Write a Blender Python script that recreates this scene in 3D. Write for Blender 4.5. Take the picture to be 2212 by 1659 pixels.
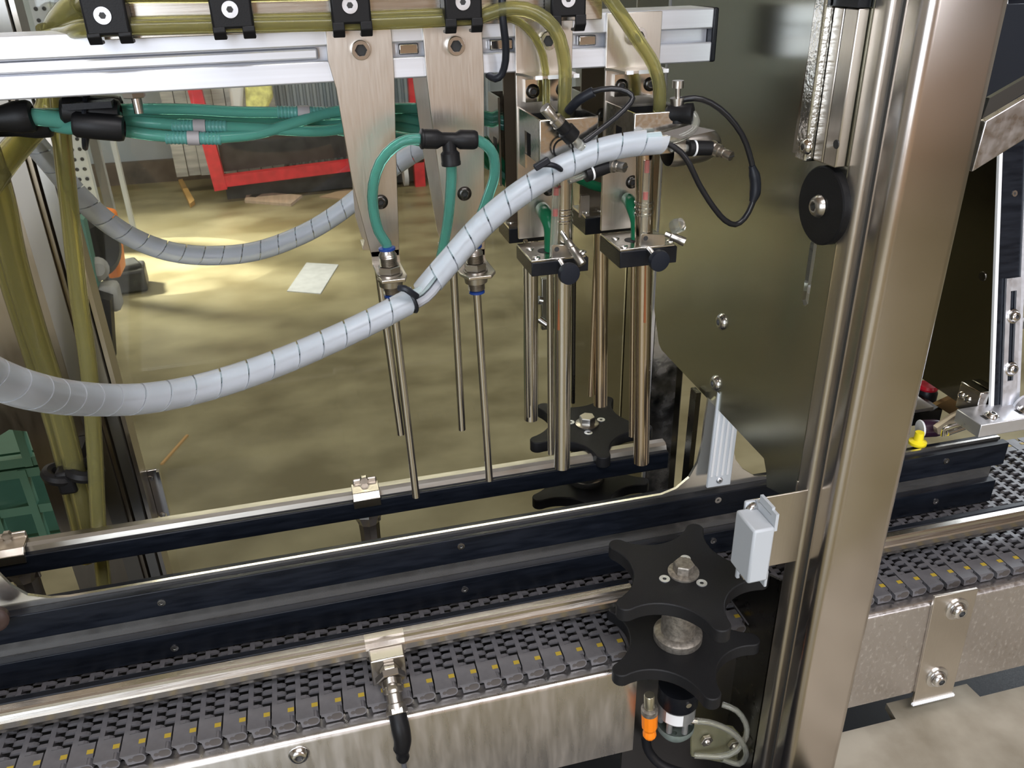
import bpy, math, random
import numpy as np
from mathutils import Vector, Matrix
random.seed(7)
for o in list(bpy.data.objects): bpy.data.objects.remove(o)
SC = bpy.context.scene
COL = SC.collection

# ---------------------------------------------------------------- camera
FPX = 1808.2                      # focal length in pixels of a 2212 x 1659 frame
RW = np.array([[0.96820521, -0.13225173, 0.21233972],
               [-0.24923063, -0.43697496, 0.86425516],
               [-0.0215121, -0.88969791, -0.45604261]])   # rows: world axes in camera axes (right, down, ahead)
EYE = np.array([0., 0., 1.5])
cd = bpy.data.cameras.new('camera'); cam = bpy.data.objects.new('camera', cd); COL.objects.link(cam)
cd.sensor_fit = 'HORIZONTAL'; cd.sensor_width = 36.0; cd.lens = 36.0*FPX/2212.0
cd.clip_start = 0.01; cd.clip_end = 100
m = Matrix(((RW[0][0], -RW[0][1], -RW[0][2], 0), (RW[1][0], -RW[1][1], -RW[1][2], 0),
            (RW[2][0], -RW[2][1], -RW[2][2], EYE[2]), (0, 0, 0, 1)))
cam.matrix_world = m
SC.camera = cam
cd.dof.use_dof = False

def P(px, py, ax, val):
    """the point of the world on the plane ax = val that the photograph shows at (px, py)"""
    a = 'xyz'.index(ax)
    d = RW @ np.array([px-1106., py-829.5, FPX])
    t = (val-EYE[a])/d[a]
    return EYE+d*t

# ---------------------------------------------------------------- light
SC.view_settings.view_transform = 'Standard'; SC.view_settings.look = 'None'
SC.view_settings.gamma = 1.0; SC.view_settings.use_curve_mapping = False
SC.view_settings.exposure = 0.0
w = bpy.data.worlds.new('world'); SC.world = w; w.use_nodes = True
wn = w.node_tree.nodes; wl = w.node_tree.links
bg = wn['Background']; bg.inputs['Color'].default_value = (0.62, 0.74, 0.95, 1); bg.inputs['Strength'].default_value = 0.9

def area(name, loc, target, sx, sy, power, color):
    l = bpy.data.lights.new(name, 'AREA'); l.shape = 'RECTANGLE'; l.size = sx; l.size_y = sy
    l.energy = power; l.color = color
    o = bpy.data.objects.new(name, l); COL.objects.link(o); o.location = loc
    o.rotation_euler = (Vector(target)-Vector(loc)).to_track_quat('-Z', 'Y').to_euler()
    return o
area('daylight_door', (-2.6, -3.6, 2.2), (0.1, 0.6, 1.1), 1.6, 3.0, 110, (0.80, 0.89, 1.0))
area('front_fill_left', (-1.3, -4.8, 2.0), (-.6, 0.6, 1.2), 0.9, 3.4, 75, (0.82, 0.90, 1.0))  # unseen panel added for bright bands in the front steel
area('front_fill_right', (3.0, -4.8, 2.2), (0.6, 0.6, 1.2), 0.9, 2.4, 60, (0.92, 0.94, 1.0))  # added off-view lamp, something bright for the steel to mirror
area('front_fill_top', (0.4, -1.8, 4.4), (0.4, -1.7, 0.0), 3.0, 1.4, 150, (0.97, 0.96, 1.0))  # added lamp, brightens the front floor that the guard mirrors
area('daylight_right', (4.4, 2.6, 3.0), (0.8, 0.7, 1.0), 2.0, 2.0, 90, (0.86, 0.93, 1.0))
bm_ = area('window_beam_rear', (-3.6, 6.4, 3.6), (-0.9, 4.9, 0.0), 0.9, 0.5, 45, (1.0, 0.97, 0.84)); bm_.data.spread = math.radians(24)
area('rear_fill_top', (-0.4, 5.1, 4.4), (-0.4, 5.0, 0.0), 5.0, 0.5, 105, (1.0, 0.95, 0.74))  # unseen lamp, placed to glint along the divider plate's top edge

# ---------------------------------------------------------------- materials
MATS = {}
def mat(name, col, rough=0.5, metal=0.0, trans=0.0, ior=1.45, spec=0.5, bump=0.0, scale=(60, 60, 60), var=0.0,
        rvar=0.0, alpha=1.0, emit=None, coat=0.0, ncol=None, det=3.0, nthr=(0.35, 0.65), aniso=0.0, arot=0.0):
    if name in MATS: return MATS[name]
    mt = bpy.data.materials.new(name); mt.use_nodes = True
    n = mt.node_tree.nodes; l = mt.node_tree.links; b = n['Principled BSDF']
    b.inputs['Base Color'].default_value = (*col, 1); b.inputs['Roughness'].default_value = rough
    b.inputs['Metallic'].default_value = metal; b.inputs['Transmission Weight'].default_value = trans
    b.inputs['IOR'].default_value = ior; b.inputs['Alpha'].default_value = alpha
    b.inputs['Specular IOR Level'].default_value = spec; b.inputs['Coat Weight'].default_value = coat
    b.inputs['Anisotropic'].default_value = aniso; b.inputs['Anisotropic Rotation'].default_value = arot
    if emit: b.inputs['Emission Color'].default_value = (*emit[:3], 1); b.inputs['Emission Strength'].default_value = emit[3]
    if bump or var or rvar or ncol:
        tc = n.new('ShaderNodeTexCoord'); mp = n.new('ShaderNodeMapping'); mp.inputs['Scale'].default_value = scale
        nz = n.new('ShaderNodeTexNoise'); nz.inputs['Scale'].default_value = 1.0; nz.inputs['Detail'].default_value = det
        l.new(tc.outputs['Object'], mp.inputs['Vector']); l.new(mp.outputs[0], nz.inputs['Vector'])
        if bump:
            bp = n.new('ShaderNodeBump'); bp.inputs['Strength'].default_value = bump; bp.inputs['Distance'].default_value = 0.001
            l.new(nz.outputs['Fac'], bp.inputs['Height']); l.new(bp.outputs[0], b.inputs['Normal'])
        if rvar:
            mr = n.new('ShaderNodeMapRange'); mr.inputs['From Min'].default_value = 0.3; mr.inputs['From Max'].default_value = 0.7
            mr.inputs['To Min'].default_value = max(0, rough-rvar); mr.inputs['To Max'].default_value = rough+rvar
            l.new(nz.outputs['Fac'], mr.inputs['Value']); l.new(mr.outputs[0], b.inputs['Roughness'])
        if var or ncol:
            cr = n.new('ShaderNodeValToRGB'); cr.color_ramp.elements[0].position = nthr[0]; cr.color_ramp.elements[1].position = nthr[1]
            c2 = ncol if ncol else tuple(min(1, c*(1+var)) for c in col); c1 = col if ncol else tuple(c*(1-var) for c in col)
            cr.color_ramp.elements[0].color = (*c1, 1); cr.color_ramp.elements[1].color = (*c2, 1)
            l.new(nz.outputs['Fac'], cr.inputs['Fac']); l.new(cr.outputs[0], b.inputs['Base Color'])
    MATS[name] = mt
    return mt
M_STEEL = mat('brushed_steel_vertical', (0.66, 0.61, 0.55), 0.31, 1, scale=(900, 900, 60), rvar=0.03, var=0.02, aniso=.6)
M_STEELX = mat('brushed_steel_horizontal', (0.60, 0.57, 0.52), 0.24, 1, bump=0.02, scale=(30, 1400, 1400), rvar=0.04, var=0.03)
M_GUARD = mat('guard_sheet_steel', (0.74, 0.72, 0.70), 0.30, 1, scale=(120, 120, 20), rvar=0.05, var=0.04, aniso=.85, arot=.25)
M_STAIN = mat('spotted_sheet_steel', (0.62, 0.59, 0.58), 0.34, 1, scale=(260, 260, 170), ncol=(0.80, 0.78, 0.76), nthr=(0.55, 0.72), rvar=0.08, det=6)
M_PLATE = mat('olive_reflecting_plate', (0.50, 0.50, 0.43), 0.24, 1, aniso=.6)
M_POL = mat('polished_steel', (0.72, 0.70, 0.67), 0.13, 1)
M_TUBE = mat('polished_tube', (0.66, 0.63, 0.60), 0.14, 1, rvar=0.04, scale=(200, 200, 20), bump=0.02)
M_NICK = mat('nickel_fitting', (0.50, 0.47, 0.43), 0.30, 1)
M_BOLT = mat('stainless_bolt', (0.68, 0.67, 0.66), 0.20, 1)
M_DKBOLT = mat('dark_bolt', (0.09, 0.085, 0.08), 0.28, 1)
M_SOCK = mat('dark_socket', (0.03, 0.03, 0.03), 0.5, 0)
M_ALU = mat('anodised_aluminium', (0.80, 0.82, 0.88), 0.42, 0.75, scale=(6, 300, 300), rvar=0.05, var=0.03)
M_ALU2 = mat('milled_aluminium', (0.75, 0.76, 0.80), 0.35, 0.85, bump=0.2, scale=(120, 120, 120), rvar=0.08)
M_BLK = mat('black_plastic', (0.008, 0.009, 0.012), 0.38, 0, spec=.3, bump=0.05, scale=(900, 900, 900), rvar=0.08)
M_BLKM = mat('black_moulded_plastic', (0.009, 0.009, 0.010), 0.45, 0, spec=.3, bump=0.08, scale=(1200, 1200, 1200))
M_STAR = mat('black_acetal', (0.012, 0.012, 0.013), 0.5, 0, spec=.3, bump=0.06, scale=(1500, 1500, 1500), rvar=0.06)
M_UHMW = mat('black_guide_plastic', (0.007, 0.009, 0.014), 0.36, 0, spec=.28, scale=(30, 200, 200), rvar=0.10, var=0.25)
M_CABLE = mat('black_cable', (0.012, 0.012, 0.014), 0.33)
M_TIE = mat('black_tie', (0.010, 0.012, 0.018), 0.42)
M_OLIVE = mat('olive_clear_hose', (0.60, 0.57, 0.27), 0.16, 0, trans=0.86, ior=1.28)
M_GREEN = mat('green_clear_hose', (0.20, 0.60, 0.50), 0.13, 0, trans=0.62, ior=1.28)
M_GREEN2 = mat('deep_green_hose', (0.02, 0.22, 0.10), 0.2, 0, trans=0.4, ior=1.3)
M_CLEAR = mat('clear_hose', (0.86, 0.86, 0.78), 0.10, 0, trans=0.9, ior=1.3)
M_WRAP = mat('milky_wrap', (0.88, 0.92, 0.97), 0.24, 0, trans=0.68, ior=1.25, spec=0.8)
M_INNER = mat('pale_blue_hose', (0.42, 0.52, 0.54), 0.3, 0)
M_INNER2 = mat('grey_hose', (0.36, 0.37, 0.40), 0.3, 0)
M_WHITE = mat('white_plastic', (0.50, 0.53, 0.56), 0.42, 0)
M_WLABEL = mat('white_nylon', (0.82, 0.83, 0.84), 0.35, 0)
M_BELT = mat('grey_belt_plastic', (0.115, 0.112, 0.12), 0.34, 0, scale=(90, 90, 90), rvar=0.06, var=0.12)
M_YEL = mat('yellow_plug', (0.42, 0.30, 0.03), 0.45)
M_BLUE = mat('blue_collar', (0.012, 0.045, 0.22), 0.3)
M_ORANGE = mat('orange_plastic', (0.95, 0.24, 0.01), 0.4)
M_REDL = mat('red_mark', (0.70, 0.02, 0.03), 0.3)
M_GREYC = mat('grey_connector', (0.36, 0.34, 0.35), 0.45)
M_GREENC = mat('green_sleeve', (0.14, 0.42, 0.38), 0.3, 0, trans=0.3)
M_BRONZE = mat('brown_ledger', (0.16, 0.10, 0.06), 0.4, 0.6)
M_DKST = mat('dark_steel_sheet', (0.10, 0.095, 0.085), 0.30, 1, rvar=0.05, scale=(80, 80, 80))
M_OXID = mat('oxidised_cast', (0.32, 0.29, 0.25), 0.5, 0.8, bump=0.4, scale=(300, 300, 300), var=0.25)
M_RUST = mat('rust_stain', (0.22, 0.07, 0.02), 0.6)

# ---------------------------------------------------------------- mesh helpers
def nrm(v):
    v = np.array(v, float); return v/(np.linalg.norm(v)+1e-12)
def basis(d):
    d = nrm(d); a = np.array([0, 0, 1.]) if abs(d[2]) < 0.9 else np.array([1., 0, 0])
    u = nrm(np.cross(a, d)); v = np.cross(d, u); return u, v, d
class MB:
    def __init__(s): s.v = []; s.f = []
    def add(s, vs, fs):
        b = len(s.v); s.v += [tuple(map(float, q)) for q in vs]; s.f += [tuple(i+b for i in f) for f in fs]; return s
    def box(s, lo, hi):
        x0, y0, z0 = [min(a, b) for a, b in zip(lo, hi)]; x1, y1, z1 = [max(a, b) for a, b in zip(lo, hi)]
        return s.add([(x0, y0, z0), (x1, y0, z0), (x1, y1, z0), (x0, y1, z0), (x0, y0, z1), (x1, y0, z1), (x1, y1, z1), (x0, y1, z1)],
                     [(0, 3, 2, 1), (4, 5, 6, 7), (0, 1, 5, 4), (1, 2, 6, 5), (2, 3, 7, 6), (3, 0, 4, 7)])
    def obox(s, c, ax, half):
        """box with centre c, axes ax (3 unit vectors), half sizes"""
        c = np.array(c, float); ax = [nrm(a) for a in ax]; vs = []
        for k in ((-1, -1, -1), (1, -1, -1), (1, 1, -1), (-1, 1, -1), (-1, -1, 1), (1, -1, 1), (1, 1, 1), (-1, 1, 1)):
            vs.append(c+sum(ax[i]*half[i]*k[i] for i in range(3)))
        return s.add(vs, [(0, 3, 2, 1), (4, 5, 6, 7), (0, 1, 5, 4), (1, 2, 6, 5), (2, 3, 7, 6), (3, 0, 4, 7)])
    def prism(s, pts, ext):
        """closed polygon pts extruded by ext"""
        n = len(pts); e = np.array(ext, float); a = [np.array(p, float) for p in pts]; vs = a+[p+e for p in a]
        fs = [tuple(range(n))[::-1], tuple(range(n, 2*n))]+[(i, (i+1) % n, n+(i+1) % n, n+i) for i in range(n)]
        return s.add(vs, fs)
    def lathe(s, o, d, prof, seg=20, close=True, hexr=()):
        """prof: list of (radius, height along d)"""
        u, v, d = basis(d); o = np.array(o, float); vs = []; fs = []
        for j, (r, h) in enumerate(prof):
            for i in range(seg):
                t = 2*math.pi*i/seg; rr = r
                if j in hexr:
                    k = (t % (math.pi/3))-math.pi/6; rr = r*math.cos(math.pi/6)/math.cos(k)
                vs.append(o+d*h+(u*math.cos(t)+v*math.sin(t))*rr)
        for j in range(len(prof)-1):
            for i in range(seg):
                a = j*seg+i; b = j*seg+(i+1) % seg; fs.append((a, b, b+seg, a+seg))
        if close:
            fs.append(tuple(range(seg))[::-1]); k = (len(prof)-1)*seg; fs.append(tuple(range(k, k+seg)))
        return s.add(vs, fs)
    def cyl(s, a, b, r, seg=18, r2=None):
        a = np.array(a, float); b = np.array(b, float); L = np.linalg.norm(b-a)
        return s.lathe(a, b-a, [(r, 0), (r if r2 is None else r2, L)], seg)
    def hexn(s, a, b, r):
        a = np.array(a, float); b = np.array(b, float); L = np.linalg.norm(b-a)
        return s.lathe(a, b-a, [(r*.92, 0), (r, L*.12), (r, L*.88), (r*.92, L)], 6)
    def tube(s, path, r, seg=12, inner=None, cap=True):
        path = [np.array(p, float) for p in path]; n = len(path)
        rs = r if isinstance(r, (list, tuple)) else [r]*n
        fr = frames(path)
        def skin(rad, flip):
            vs = []; fs = []
            for (u, v), p, q in zip(fr, path, rad):
                for i in range(seg):
                    t = 2*math.pi*i/seg; vs.append(p+(u*math.cos(t)+v*math.sin(t))*q)
            for j in range(n-1):
                for i in range(seg):
                    a = j*seg+i; b = j*seg+(i+1) % seg
                    fs.append((a, a+seg, b+seg, b) if flip else (a, b, b+seg, a+seg))
            return vs, fs
        vs, fs = skin(rs, False)
        if inner:
            v2, f2 = skin([q*inner for q in rs], True); b = len(vs)
            fs += [tuple(i+b for i in f) for f in f2]; vs += v2
            for i in range(seg):
                k = (i+1) % seg; fs.append((i, b+i, b+k, k)); e = (n-1)*seg; fs.append((e+i, e+k, b+e+k, b+e+i))
        elif cap:
            fs.append(tuple(range(seg))[::-1]); fs.append(tuple(range((n-1)*seg, n*seg)))
        return s.add(vs, fs)
    def torus(s, c, d, R, r, seg=24, sec=8):
        u, v, d = basis(d); c = np.array(c, float); pts = []
        fs = []
        for i in range(seg):
            t = 2*math.pi*i/seg; e = u*math.cos(t)+v*math.sin(t)
            for j in range(sec):
                q = 2*math.pi*j/sec; pts.append(c+e*(R+r*math.cos(q))+d*r*math.sin(q))
        for i in range(seg):
            for j in range(sec):
                a = i*sec+j; b = i*sec+(j+1) % sec; c2 = ((i+1) % seg)*sec+(j+1) % sec; e = ((i+1) % seg)*sec+j
                fs.append((a, e, c2, b))
        return s.add(pts, fs)
    def build(s, name, material, parent=None, bevel=0, angle=35, bseg=2):
        o0 = np.array(parent_origin(parent))
        me = bpy.data.meshes.new(name); me.from_pydata([tuple(np.array(q)-o0) for q in s.v], [], s.f); me.update()
        me.materials.append(material)
        for p in me.polygons: p.use_smooth = True
        me.set_sharp_from_angle(angle=math.radians(angle))
        o = bpy.data.objects.new(name, me); COL.objects.link(o)
        if parent is not None: o.parent = parent
        if bevel:
            b = o.modifiers.new('bevel', 'BEVEL'); b.width = bevel; b.segments = bseg; b.limit_method = 'ANGLE'; b.angle_limit = math.radians(40)
            b.harden_normals = False
        return o
def parent_origin(p):
    o = np.zeros(3)
    while p is not None: o += np.array(p.location); p = p.parent
    return o
def frames(path):
    n = len(path); T = [nrm(path[min(i+1, n-1)]-path[max(i-1, 0)]) for i in range(n)]
    u, v, _ = basis(T[0]); out = [(u, v)]
    for i in range(1, n):
        u = u-T[i]*(u @ T[i]); u = nrm(u); v = np.cross(T[i], u); out.append((u, v))
    return out
def spline(pts, step=0.006):
    pts = [np.array(p, float) for p in pts]; q = [2*pts[0]-pts[1]]+pts+[2*pts[-1]-pts[-2]]; out = []
    for i in range(1, len(q)-2):
        a, b, c, d = q[i-1:i+3]; n = max(2, int(np.linalg.norm(c-b)/step))
        for k in range(n):
            t = k/n; out.append(.5*((2*b)+(c-a)*t+(2*a-5*b+4*c-d)*t*t+(3*b-a-3*c+d)*t**3))
    out.append(pts[-1]); return out
def tag(o, label, cat, group=None, kind=None):
    o['label'] = label; o['category'] = cat
    if group: o['group'] = group
    if kind: o['kind'] = kind
    return o
def thing(name, loc, label, cat, group=None):
    o = bpy.data.objects.new(name, None); COL.objects.link(o); o.location = tuple(map(float, loc)); o.empty_display_size = .02
    return tag(o, label, cat, group)
def lab(o, t): o['label'] = t; return o
def struct(o, kind='structure'): o['kind'] = kind; return o
def copy_tree(o, parent=None):
    c = o.copy(); COL.objects.link(c); c.parent = parent
    for ch in list(o.children): copy_tree(ch, c)
    return c
def hose(name, pts, r, material, label=None, cat='hose', group=None, parent=None, inner=0.68, seg=14, step=.006):
    o = MB().tube(spline(pts, step), r, seg, inner).build(name, material, parent)
    if label: tag(o, label, cat, group)
    return o
def px(lst):
    """(px, py, y) triples to points on the planes y = const"""
    return [P(a, b, 'y', c) for a, b, c in lst]
# fasteners: all are parts of what they hold; a dark disc paints the shade in each hex recess
def socket(bolt, p, d, r, at):
    if bolt.parent is not None and bolt.parent.parent is not None: return
    MB().lathe(np.array(p)+nrm(d)*at, d, [(r, -.0002), (r, 0)], 6).build('socket_shade', M_SOCK, bolt)
def button(parent, p, d, r, material=None, name='button_bolt', washer=0, h=0.55):
    d = nrm(d); p = np.array(p, float); mb = MB(); z = 0
    if washer: mb.lathe(p, d, [(washer, 0), (washer, r*.16), (washer*.9, r*.2)], 28); z = r*.18
    mb.lathe(p+d*z, d, [(r*.97, 0), (r, r*.12), (r*.93, r*h*.42), (r*.80, r*h*.75), (r*.62, r*h*.95), (r*.46, r*h), (r*.42, r*h*.98), (r*.41, r*h*.5)], 28, hexr=(5, 6, 7))
    o = mb.build(name, material or M_BOLT, parent); socket(o, p, d, r*.40, z+r*h*.55); return o
def capscrew(parent, p, d, r, h, material=None, name='cap_screw', washer=0):
    d = nrm(d); p = np.array(p, float); mb = MB(); z = 0
    if washer: mb.lathe(p, d, [(washer, 0), (washer, r*.22)], 24); z = r*.22
    mb.lathe(p+d*z, d, [(r*.98, 0), (r, h*.1), (r, h*.88), (r*.94, h), (r*.66, h), (r*.62, h*.96), (r*.60, h*.5)], 28, hexr=(4, 5, 6))
    o = mb.build(name, material or M_BOLT, parent); socket(o, p, d, r*.59, z+h*.6); return o
def csk(parent, p, d, r, name='countersunk_screw', material=None):
    d = nrm(d); p = np.array(p, float)
    o = MB().lathe(p, d, [(r, -.0003), (r, .0006), (r*.45, .0006), (r*.42, .0005), (r*.4, .0001)], 28, hexr=(2, 3, 4)).build(name, material or M_BOLT, parent)
    socket(o, p, d, r*.39, .0004); return o
def hexbolt(parent, p, d, r, h, name='hex_bolt', washer=0, material=None):
    d = nrm(d); p = np.array(p, float); mb = MB(); z = 0
    if washer: mb.lathe(p, d, [(washer, 0), (washer, .0016), (washer*.93, .002)], 26); z = .0018
    mb.hexn(p+d*z, p+d*(z+h), r)
    return mb.build(name, material or M_BOLT, parent, angle=25)
# ---------------------------------------------------------------- the hall around the machine
M_FLOOR = mat('stained_concrete', (0.15, 0.125, 0.062), 0.42, 0, bump=0.15, scale=(2.6, 3.6, 1), ncol=(0.30, 0.265, 0.155), nthr=(0.36, 0.66), det=8, rvar=0.12)
M_WALLG = mat('grey_wall_sheet', (0.36, 0.40, 0.42), 0.5, 0, var=0.06, scale=(3, 3, 3))
M_WALLW = mat('pale_wall', (0.62, 0.60, 0.55), 0.7)
M_CEIL = mat('timber_ceiling', (0.42, 0.30, 0.20), 0.7, var=0.2, scale=(0.6, 8, 1))
M_SKIRT = mat('brown_kerb', (0.10, 0.08, 0.06), 0.6, var=0.3, scale=(8, 8, 8))
struct(MB().box((-6, -5, -.1), (8, 7.1, 0)).build('floor', M_FLOOR))
struct(MB().box((-6, -5, 4.6), (8, 7.1, 4.7)).build('ceiling', M_CEIL))
struct(MB().box((-6, 7.0, 0), (8, 7.1, 4.6)).build('wall_back', M_WALLG))
struct(MB().box((-6.1, -5, 0), (-6, 7.1, 4.6)).build('wall_left', M_WALLW))
struct(MB().box((8, -5, 0), (8.1, 7.1, 4.6)).build('wall_right', M_WALLW))
struct(MB().box((-6, -5.1, 0), (8, -5, 4.6)).build('wall_front', mat('warm_front_wall', (.78, .53, .34), .7)))
for i, (z_, h_, c_) in enumerate(((1.0, .35, (.12, .10, .09)), (2.05, .25, (.30, .28, .27)), (2.9, .45, (.10, .09, .085)))):
    struct(MB().box((-6, -5.0, z_), (8, -4.92, z_+h_)).build('reflect_band_%d' % (i+1), mat('front_band_%d' % i, c_, .6)))  # unseen bands added to the front wall to shape the steel's reflections
struct(MB().box((-6, 6.93, 0), (8, 7.0, .16)).build('baseboard_back', M_SKIRT))

# back of the hall: corrugated panel stack, red trolley, rack, ...
M_CORR = mat('corrugated_blue_grey', (0.30, 0.35, 0.38), 0.45, 0.2)
a = P(480, 180, 'y', 6.6); b_ = P(890, 180, 'y', 6.6); z0 = P(600, 330, 'y', 6.6)[2]
mb = MB(); prof = []; x = a[0]; k = 0
while x < b_[0]+.6:
    prof += [(x, 6.60), (x+.018, 6.60), (x+.026, 6.625), (x+.040, 6.625)]; x += .048
mb.prism([(q[0], q[1], .12) for q in prof]+[(prof[-1][0], 6.68, .12), (prof[0][0], 6.68, .12)], (0, 0, 2.4))
tag(mb.build('corrugated_panel', M_CORR, angle=20), 'blue-grey corrugated sheet standing upright behind the red trolley', 'panel')
M_RED = mat('red_paint', (0.62, 0.03, 0.04), 0.4, var=0.15, scale=(20, 20, 20))
M_BLKSH = mat('dirty_black_sheet', (0.03, 0.03, 0.028), 0.5, var=0.4, scale=(12, 12, 12))
YT = 6.15
def seg(mb, p, q, w, d=None): # square bar
    p = np.array(p, float); q = np.array(q, float); u, v, t = basis(q-p); L = np.linalg.norm(q-p)
    mb.obox((p+q)/2, (u, v, t), (w/2, (d or w)/2, L/2)); return mb
tr = thing('trolley', P(480, 405, 'y', YT), 'red-framed trolley with dirty black side sheet on the far floor', 'trolley')
lo = P(478, 408, 'y', YT); up = P(415, 170, 'y', YT)
seg(MB(), lo, lo+(up-lo)*1.25, .085).build('post', M_RED, tr)
r0 = P(470, 392, 'y', YT); r1 = P(790, 352, 'y', YT)
seg(MB(), r0, r1+(r1-r0)*.45, .075).build('rail', M_RED, tr)
c0 = r0+np.array([.04, .06, .05]); c1 = r1+(r1-r0)*.45+np.array([0, .06, .05])
MB().prism([c0, c1, c1+np.array([0, 0, .27]), c0+np.array([0, 0, .27])], (0, .03, 0)).build('side_sheet', M_BLKSH, tr)
MB().prism([c0-np.array([0, 0, .10]), c1-np.array([0, 0, .10]), c1-np.array([0, 0, .24]), c0-np.array([0, 0, .20])], (0, .30, 0)).build('lower_box', M_BLKSH, tr)
e0 = P(905, 330, 'y', YT); e1 = P(905, 375, 'y', YT)
seg(MB(), e0+np.array([0, 0, .9]), e1-np.array([0, 0, .1]), .075).build('post', M_RED, tr)
q1 = P(846, 160, 'y', YT); 
seg(MB(), q1, q1+np.array([0.02, 0, .5]), .05).build('post', M_RED, tr)
cs = P(875, 372, 'y', 6.0)
for dx in (0,):
    MB().cyl(cs+np.array([-.015, 0, -.02]), cs+np.array([.015, 0, -.02]), .075, 20).build('caster_wheel', mat('pale_caster', (.55, .55, .56), .5), tr)
    MB().box(cs+np.array([-.02, -.03, 0]), cs+np.array([.02, .03, .12])).build('caster_fork', M_BOLT, tr)
# orange stripe post and leaning sheets
M_GALV = mat('galvanised_sheet', (0.42, 0.42, 0.40), 0.45, 0.4, var=0.25, scale=(3, 3, 30))
a = P(345, 200, 'y', 6.5); c = P(395, 385, 'y', 6.5)
mb = MB()
for i in range(9):
    x = a[0]+i*.085; mb.box((x, 6.50+.02*(i % 2), .12), (x+.08, 6.55+.02*(i % 2), 1.6))
tag(mb.build('sheet_bundle', M_GALV), 'streaked galvanised profiled sheets leaning left of the red trolley', 'sheets')
a = P(518, 250, 'y', 6.592); c = P(520, 335, 'y', 6.592)
tag(seg(MB(), c, a+(a-c)*2, .05, .01).build('marker_strip', M_ORANGE), 'thin orange strip hanging on the corrugated sheet', 'strip')
M_YBAG = mat('yellow_film', (0.80, 0.78, 0.30), 0.3, 0, bump=1.0, scale=(20, 20, 20), var=0.3)
a = P(525, 232, 'y', 6.2)
mb = MB(); mb.prism([P(532, 240, 'y', 6.1), P(578, 236, 'y', 6.1), P(590, 210, 'y', 6.1), P(584, 160, 'y', 6.1), P(527, 160, 'y', 6.1)], (0, .12, 0))
tag(mb.build('film_bag', M_YBAG, bevel=.02), 'crumpled yellow and white film bag behind the green hoses', 'bag')
mb = MB(); mb.prism([P(500, 236, 'y', 6.1), P(524, 238, 'y', 6.1), P(528, 160, 'y', 6.1), P(490, 160, 'y', 6.1)], (0, .10, 0))
tag(mb.build('white_sack', mat('white_sack_cloth', (.72, .72, .74), .6, bump=.6, scale=(15, 15, 15)), bevel=.02), 'small white sack left of the yellow film bag', 'sack')
# perforated rack upright
YR = 5.2
M_RACK = mat('rack_paint', (0.55, 0.58, 0.60), 0.5)
a = P(140, 265, 'y', YR); b_ = P(166, 265, 'y', YR); c = P(172, 395, 'y', YR)
rk = thing('rack_upright', (c[0], YR, 0), 'tall light grey perforated rack upright behind the left hoses', 'rack')
wdt = b_[0]-a[0]+.03; x0 = a[0]; x0b = c[0]
MB().box((x0b-.02, YR, 0), (x0b-.02+wdt, YR+.06, 3.2)).build('upright', M_RACK, rk)
mb = MB(); z = .15
while z < 3.0:
    for s in (.28, .72):
        x = x0b-.02+wdt*s; mb.lathe((x, YR-.002, z), (0, -1, 0), [(.011, 0), (.008, .0015)], 8)
    z += .055
o = mb.build('slot_holes', M_SOCK, rk); o['kind'] = 'stuff'
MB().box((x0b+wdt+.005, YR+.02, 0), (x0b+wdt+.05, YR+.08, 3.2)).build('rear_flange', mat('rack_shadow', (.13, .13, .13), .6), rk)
MB().box((x0b+wdt+.10, YR+.1, 0), (x0b+wdt+.125, YR+.14, 3.2)).build('brace', M_RACK, rk)
# sheets at the very top left
for i, (xa, xb, cc, nm, lb) in enumerate(((0, 20, (.10, .07, .05), 'timber_board', 'dark brown board standing at the far left edge above the beam'),
                                 (24, 46, (.45, .45, .38), 'pale_board', 'pale greenish board standing between brown boards above the beam'),
                                 (46, 60, (.16, .13, .10), 'brown_board', 'narrow brown board beside the pale board above the beam'))):
    A = P(xa, 70, 'y', 4.4); B = P(xb, 70, 'y', 4.4)
    tag(MB().box((A[0], 4.4, 0), (B[0], 4.45, 2.6)).build(nm, mat(nm+'_mat', cc, .6, var=.3, scale=(30, 30, 4))), lb, 'board')
# orange and black pallet machine
YO = 3.0
pm = thing('hand_pump', P(215, 640, 'y', 3.0)*np.array([1,1,0]), 'orange and black wheeled machine on the floor behind the left frame', 'machine')
path = [P(x, y, 'y', YO) for x, y in ((205, 462), (222, 490), (238, 520), (246, 555), (246, 600))]
mb = MB(); pts = [P(x, y, 'y', YO) for x, y in ((200, 462), (240, 470), (252, 520), (262, 600), (234, 604), (232, 540), (205, 480))]
mb.prism(pts, (0, .12, 0)).build('orange_cover', M_ORANGE, pm, bevel=.01)
c = P(196, 535, 'y', YO-.10); MB().lathe(c, (.75, -.6, .1), [(.075, -.03), (.095, 0), (.095, .03), (.07, .05)], 28).build('tyre', M_BLKM, pm)
c = P(190, 468, 'y', YO); MB().lathe(c, (.9, -.4, .1), [(.03, -.04), (.045, 0), (.045, .04), (.03, .05)], 20).build('roller', M_BLKM, pm)
c = P(204, 580, 'y', YO-.2); MB().lathe(c, (.5, -.8, .1), [(.035, 0), (.04, .02), (.02, .035)], 16).build('hub', mat('dusty_grey', (.30, .29, .26), .7), pm)
c = P(235, 640, 'y', YO-.2); MB().obox(c, ((1, 0, 0), (0, 1, 0), (0, 0, 1)), (.035, .04, .045)).build('grey_casting', mat('dusty_grey', (.30, .29, .26), .7), pm, bevel=.015)
MB().prism([P(x, y, 'y', YO-.25) for x, y in ((168, 470), (180, 475), (212, 620), (200, 640), (186, 600))], (0, .05, 0)).build('green_guard', mat('worn_green', (.09, .20, .15), .6), pm)
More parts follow.
